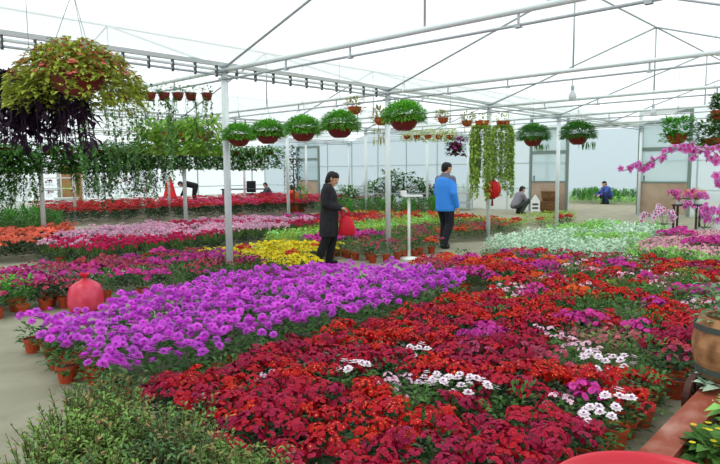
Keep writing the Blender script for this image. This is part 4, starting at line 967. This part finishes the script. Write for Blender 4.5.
TUB = M('red tub plastic', (196, 18, 44), .3, spec=.5)
m = MB(); m.lathe([(.32, 0), (.38, .1), (.43, .4), (.415, .4), (.36, .1), (.3, .03), (.001, .03)], 48, cap=(True, False)); ob('tub_body', m.mesh('tub_body', TUB, True), t)
m = MB(); m.lathe([(.415, .4), (.43, .425), (.45, .435), (.465, .425), (.46, .4), (.43, .395)], 48); ob('rim', m.mesh('rim', TUB, True), t)
m = MB(); m.lathe([(.405, .3), (.001, .3)], 48); ob('water', m.mesh('water', M('reddish water', (190, 70, 90), .08, spec=.6)), t)

# ---------------------------------------------------------------- far left background
FURN = M('white tube frame', (226, 232, 230), .5)
def rack(label, px, py, wd, hts, dep=.7, rz=0., mt=FURN):
    q = at(px, py, z=0) if wd < 2 else at(px, 195, v=27.2); t = thing('display_rack', label, 'rack', (q.x, q.y, 0), rz)
    for a in (-1, 1):
        for c in (-1, 1):
            m = MB(); m.tube([(a*wd/2, c*dep/2, 0), (a*wd/2, c*dep/2, hts[-1])], .03, 6); ob('leg', m.mesh('leg', mt), t)
    for h in hts:
        m = MB(); m.box((0, 0, h), (wd, dep, .05)); ob('shelf', m.mesh('shelf', mt), t)
    return t, q
for k, (px, py, wd, lab) in enumerate(((28, 212, 3.4, 'white tube rack at the far left edge'), (118, 207, 3.2, 'white tube rack behind the left end of the poinsettias'))):
    t, q = rack(lab, px, py, wd, (.5, 1.0, 1.45) if k == 0 else (.45, .9, 1.35), .7, 0)
    for i in range(7):
        for j, z in enumerate((.525, 1.025) if k == 0 else (.475, .925)):
            key = ro.choice(['fuchsia', 'green', 'magenta', 'pale', 'cream', 'rose'])
            put_plant(key, q.x+(i-3)*.43, q.y, KIND[key]['words']+' on the %s shelf of the %s rack' % (['lower', 'middle'][j], ['far left', 'second'][k]), 'pots on the white racks', 0, z, 1.1, ro)
q = at(63, 195, v=26.3); t = thing('brown_panel', 'tall plain brown board with yellow-green plant before it at left', 'board', (q.x+.6, q.y+.6, 0), 0)
m = MB(); m.box((0, 0, 1.0), (1.0, .05, 2.0)); ob('board', m.mesh('board', M('brown hardboard', (178, 134, 92), .8)), t)
m = MB(); m.box((-.45, -.06, 1.0), (.05, .06, 2.0)); m2 = MB(); m2.box((.45, -.06, 1.0), (.05, .06, 2.0)); ob('upright', m.mesh('upright', FURN), t); ob('upright', m2.mesh('upright', FURN), t)
t = thing('white_crate', 'white box with yellow-green plant on it at the left behind poinsettias', 'box', (q.x+.1, q.y-.1, 0), 0)
m = MB(); m.box((0, 0, .3), (.72, .6, .6)); ob('crate_body', m.mesh('crate_body', FURN), t); m = MB(); m.box((0, 0, .62), (.78, .66, .05)); ob('lid', m.mesh('lid', FURN), t)
put_plant('gold', q.x+.1, q.y-.1, 'yellow-green leafy plant on the white box', None, 1, .645, 1.9, ro)
q = at(170, 195, v=25.8); t = thing('parasol', 'small closed red parasol standing behind the poinsettias', 'parasol', (q.x, q.y, 0))
m = MB(); m.tube([(0, 0, 0), (0, 0, 1.6)], .025, 8); ob('pole', m.mesh('pole', FURN), t)
m = MB(); m.lathe([(.3, .45), (.24, .7), (.13, 1.2), (.04, 1.5), (.01, 1.55)], 16); m.v = [(x*(1+.12*math.cos(8*math.atan2(y, x))), y*(1+.12*math.cos(8*math.atan2(y, x))), z) for x, y, z in m.v]; ob('canopy', m.mesh('canopy', M('red parasol cloth', (226, 36, 48), .7)), t)
m = MB(); m.lathe([(.3, 0), (.3, .05), (.05, .1)], 16, cap=(True, False)); ob('base', m.mesh('base', DARKM), t)
q = at(245, 203, z=0); t = thing('office_desk', 'long dark desk behind the pink-red poinsettias', 'desk', (q.x, q.y, 0), HD)
m = MB(); m.box((0, 0, .74), (2.4, .8, .05)); ob('desk_top', m.mesh('desk_top', M('black board', (44, 46, 48), .5)), t)
for a in (-1, 1):
    m = MB(); m.box((a*1.1, 0, .36), (.06, .7, .72)); ob('leg', m.mesh('leg', DARKM), t)
t = thing('office_chair', 'black office chair at the dark desk', 'chair', (q.x+RT.x*.3+.35, q.y+RT.y*.3+.45, 0), HD)
m = MB(); m.box((0, 0, .46), (.5, .5, .08)); ob('seat', m.mesh('seat', SHOE), t); m = MB(); m.box((0, .26, .85), (.5, .07, .62)); ob('backrest', m.mesh('backrest', SHOE), t)
m = MB(); m.tube([(0, 0, .05), (0, 0, .42)], .03, 8); ob('column', m.mesh('column', DARKM), t)
for k in range(5):
    m = MB(); m.tube([(0, 0, .08), (.28*math.cos(k*1.257), .28*math.sin(k*1.257), .03)], .02, 6); ob('leg', m.mesh('leg', DARKM), t)
# dark tall shrub by the red jacket, lower leafy plants by the far end wall
def tree(name, label, px, py, h, r, n, mt, L=.16, zc=.35):
    q = at(px, py, z=0); t = thing(name, label, 'plant', (q.x, q.y, 0)); m = MB(); m.tube([(0, 0, 0), (.03, 0, h*.4), (0, .02, h*.8)], [.04, .03, .015], 8); ob('stem', m.mesh('stem', WOODY), t)
    m = foliage(n, r, h, L, L*.45, ro, z0=h*zc, el=(-.5, 1.1)); ob('foliage', m.mesh('foliage', mt), t); ob('flower_pot', pot_mesh(.18, .28), t); return t
tree('potted_tree', 'tall dark-leaved potted tree behind the red jacket', 294, 213, 2.7, .42, 420, M('black green leaf', (44, 62, 48), .5, var=.1, island=.4, trans=.15))
tree('potted_tree', 'bright green bush at the right of the red jacket', 301, 212, 1.1, .35, 200, LEAFB)
for k, (px, py, h) in enumerate(((375, 210, 1.25), (392, 210, 1.7), (404, 210, 1.6), (420, 210, 1.3), (348, 211, 1.0), (432, 210, 1.0))):
    tree('potted_tree', 'leafy green potted bush, %s from the left in the row behind the striped bed' % ['second', 'third', 'fourth', 'fifth', 'first', 'last'][k], px, py, h, .55, 260, LEAFM, .22)
for k, (px, py) in enumerate(((352, 210), (378, 210), (404, 210), (430, 210), (455, 210))):
    t, q = rack('low grey plant bench, %s from the left behind the striped bed' % ['first', 'second', 'third', 'fourth', 'fifth'][k], px, py, 1.3, (.3, .7), .7, HD, GALVD)
    for i in range(3):
        key = ('green', 'pale', 'cream', 'green', 'blush')[(k+i) % 5]
        put_plant(key, q.x+RT.x*(i-1)*.4, q.y+RT.y*(i-1)*.4, KIND[key]['words']+' on the %s grey bench' % ['first', 'second', 'third', 'fourth', 'fifth'][k], 'pots on the grey benches', 0, .725, 1.1, ro)
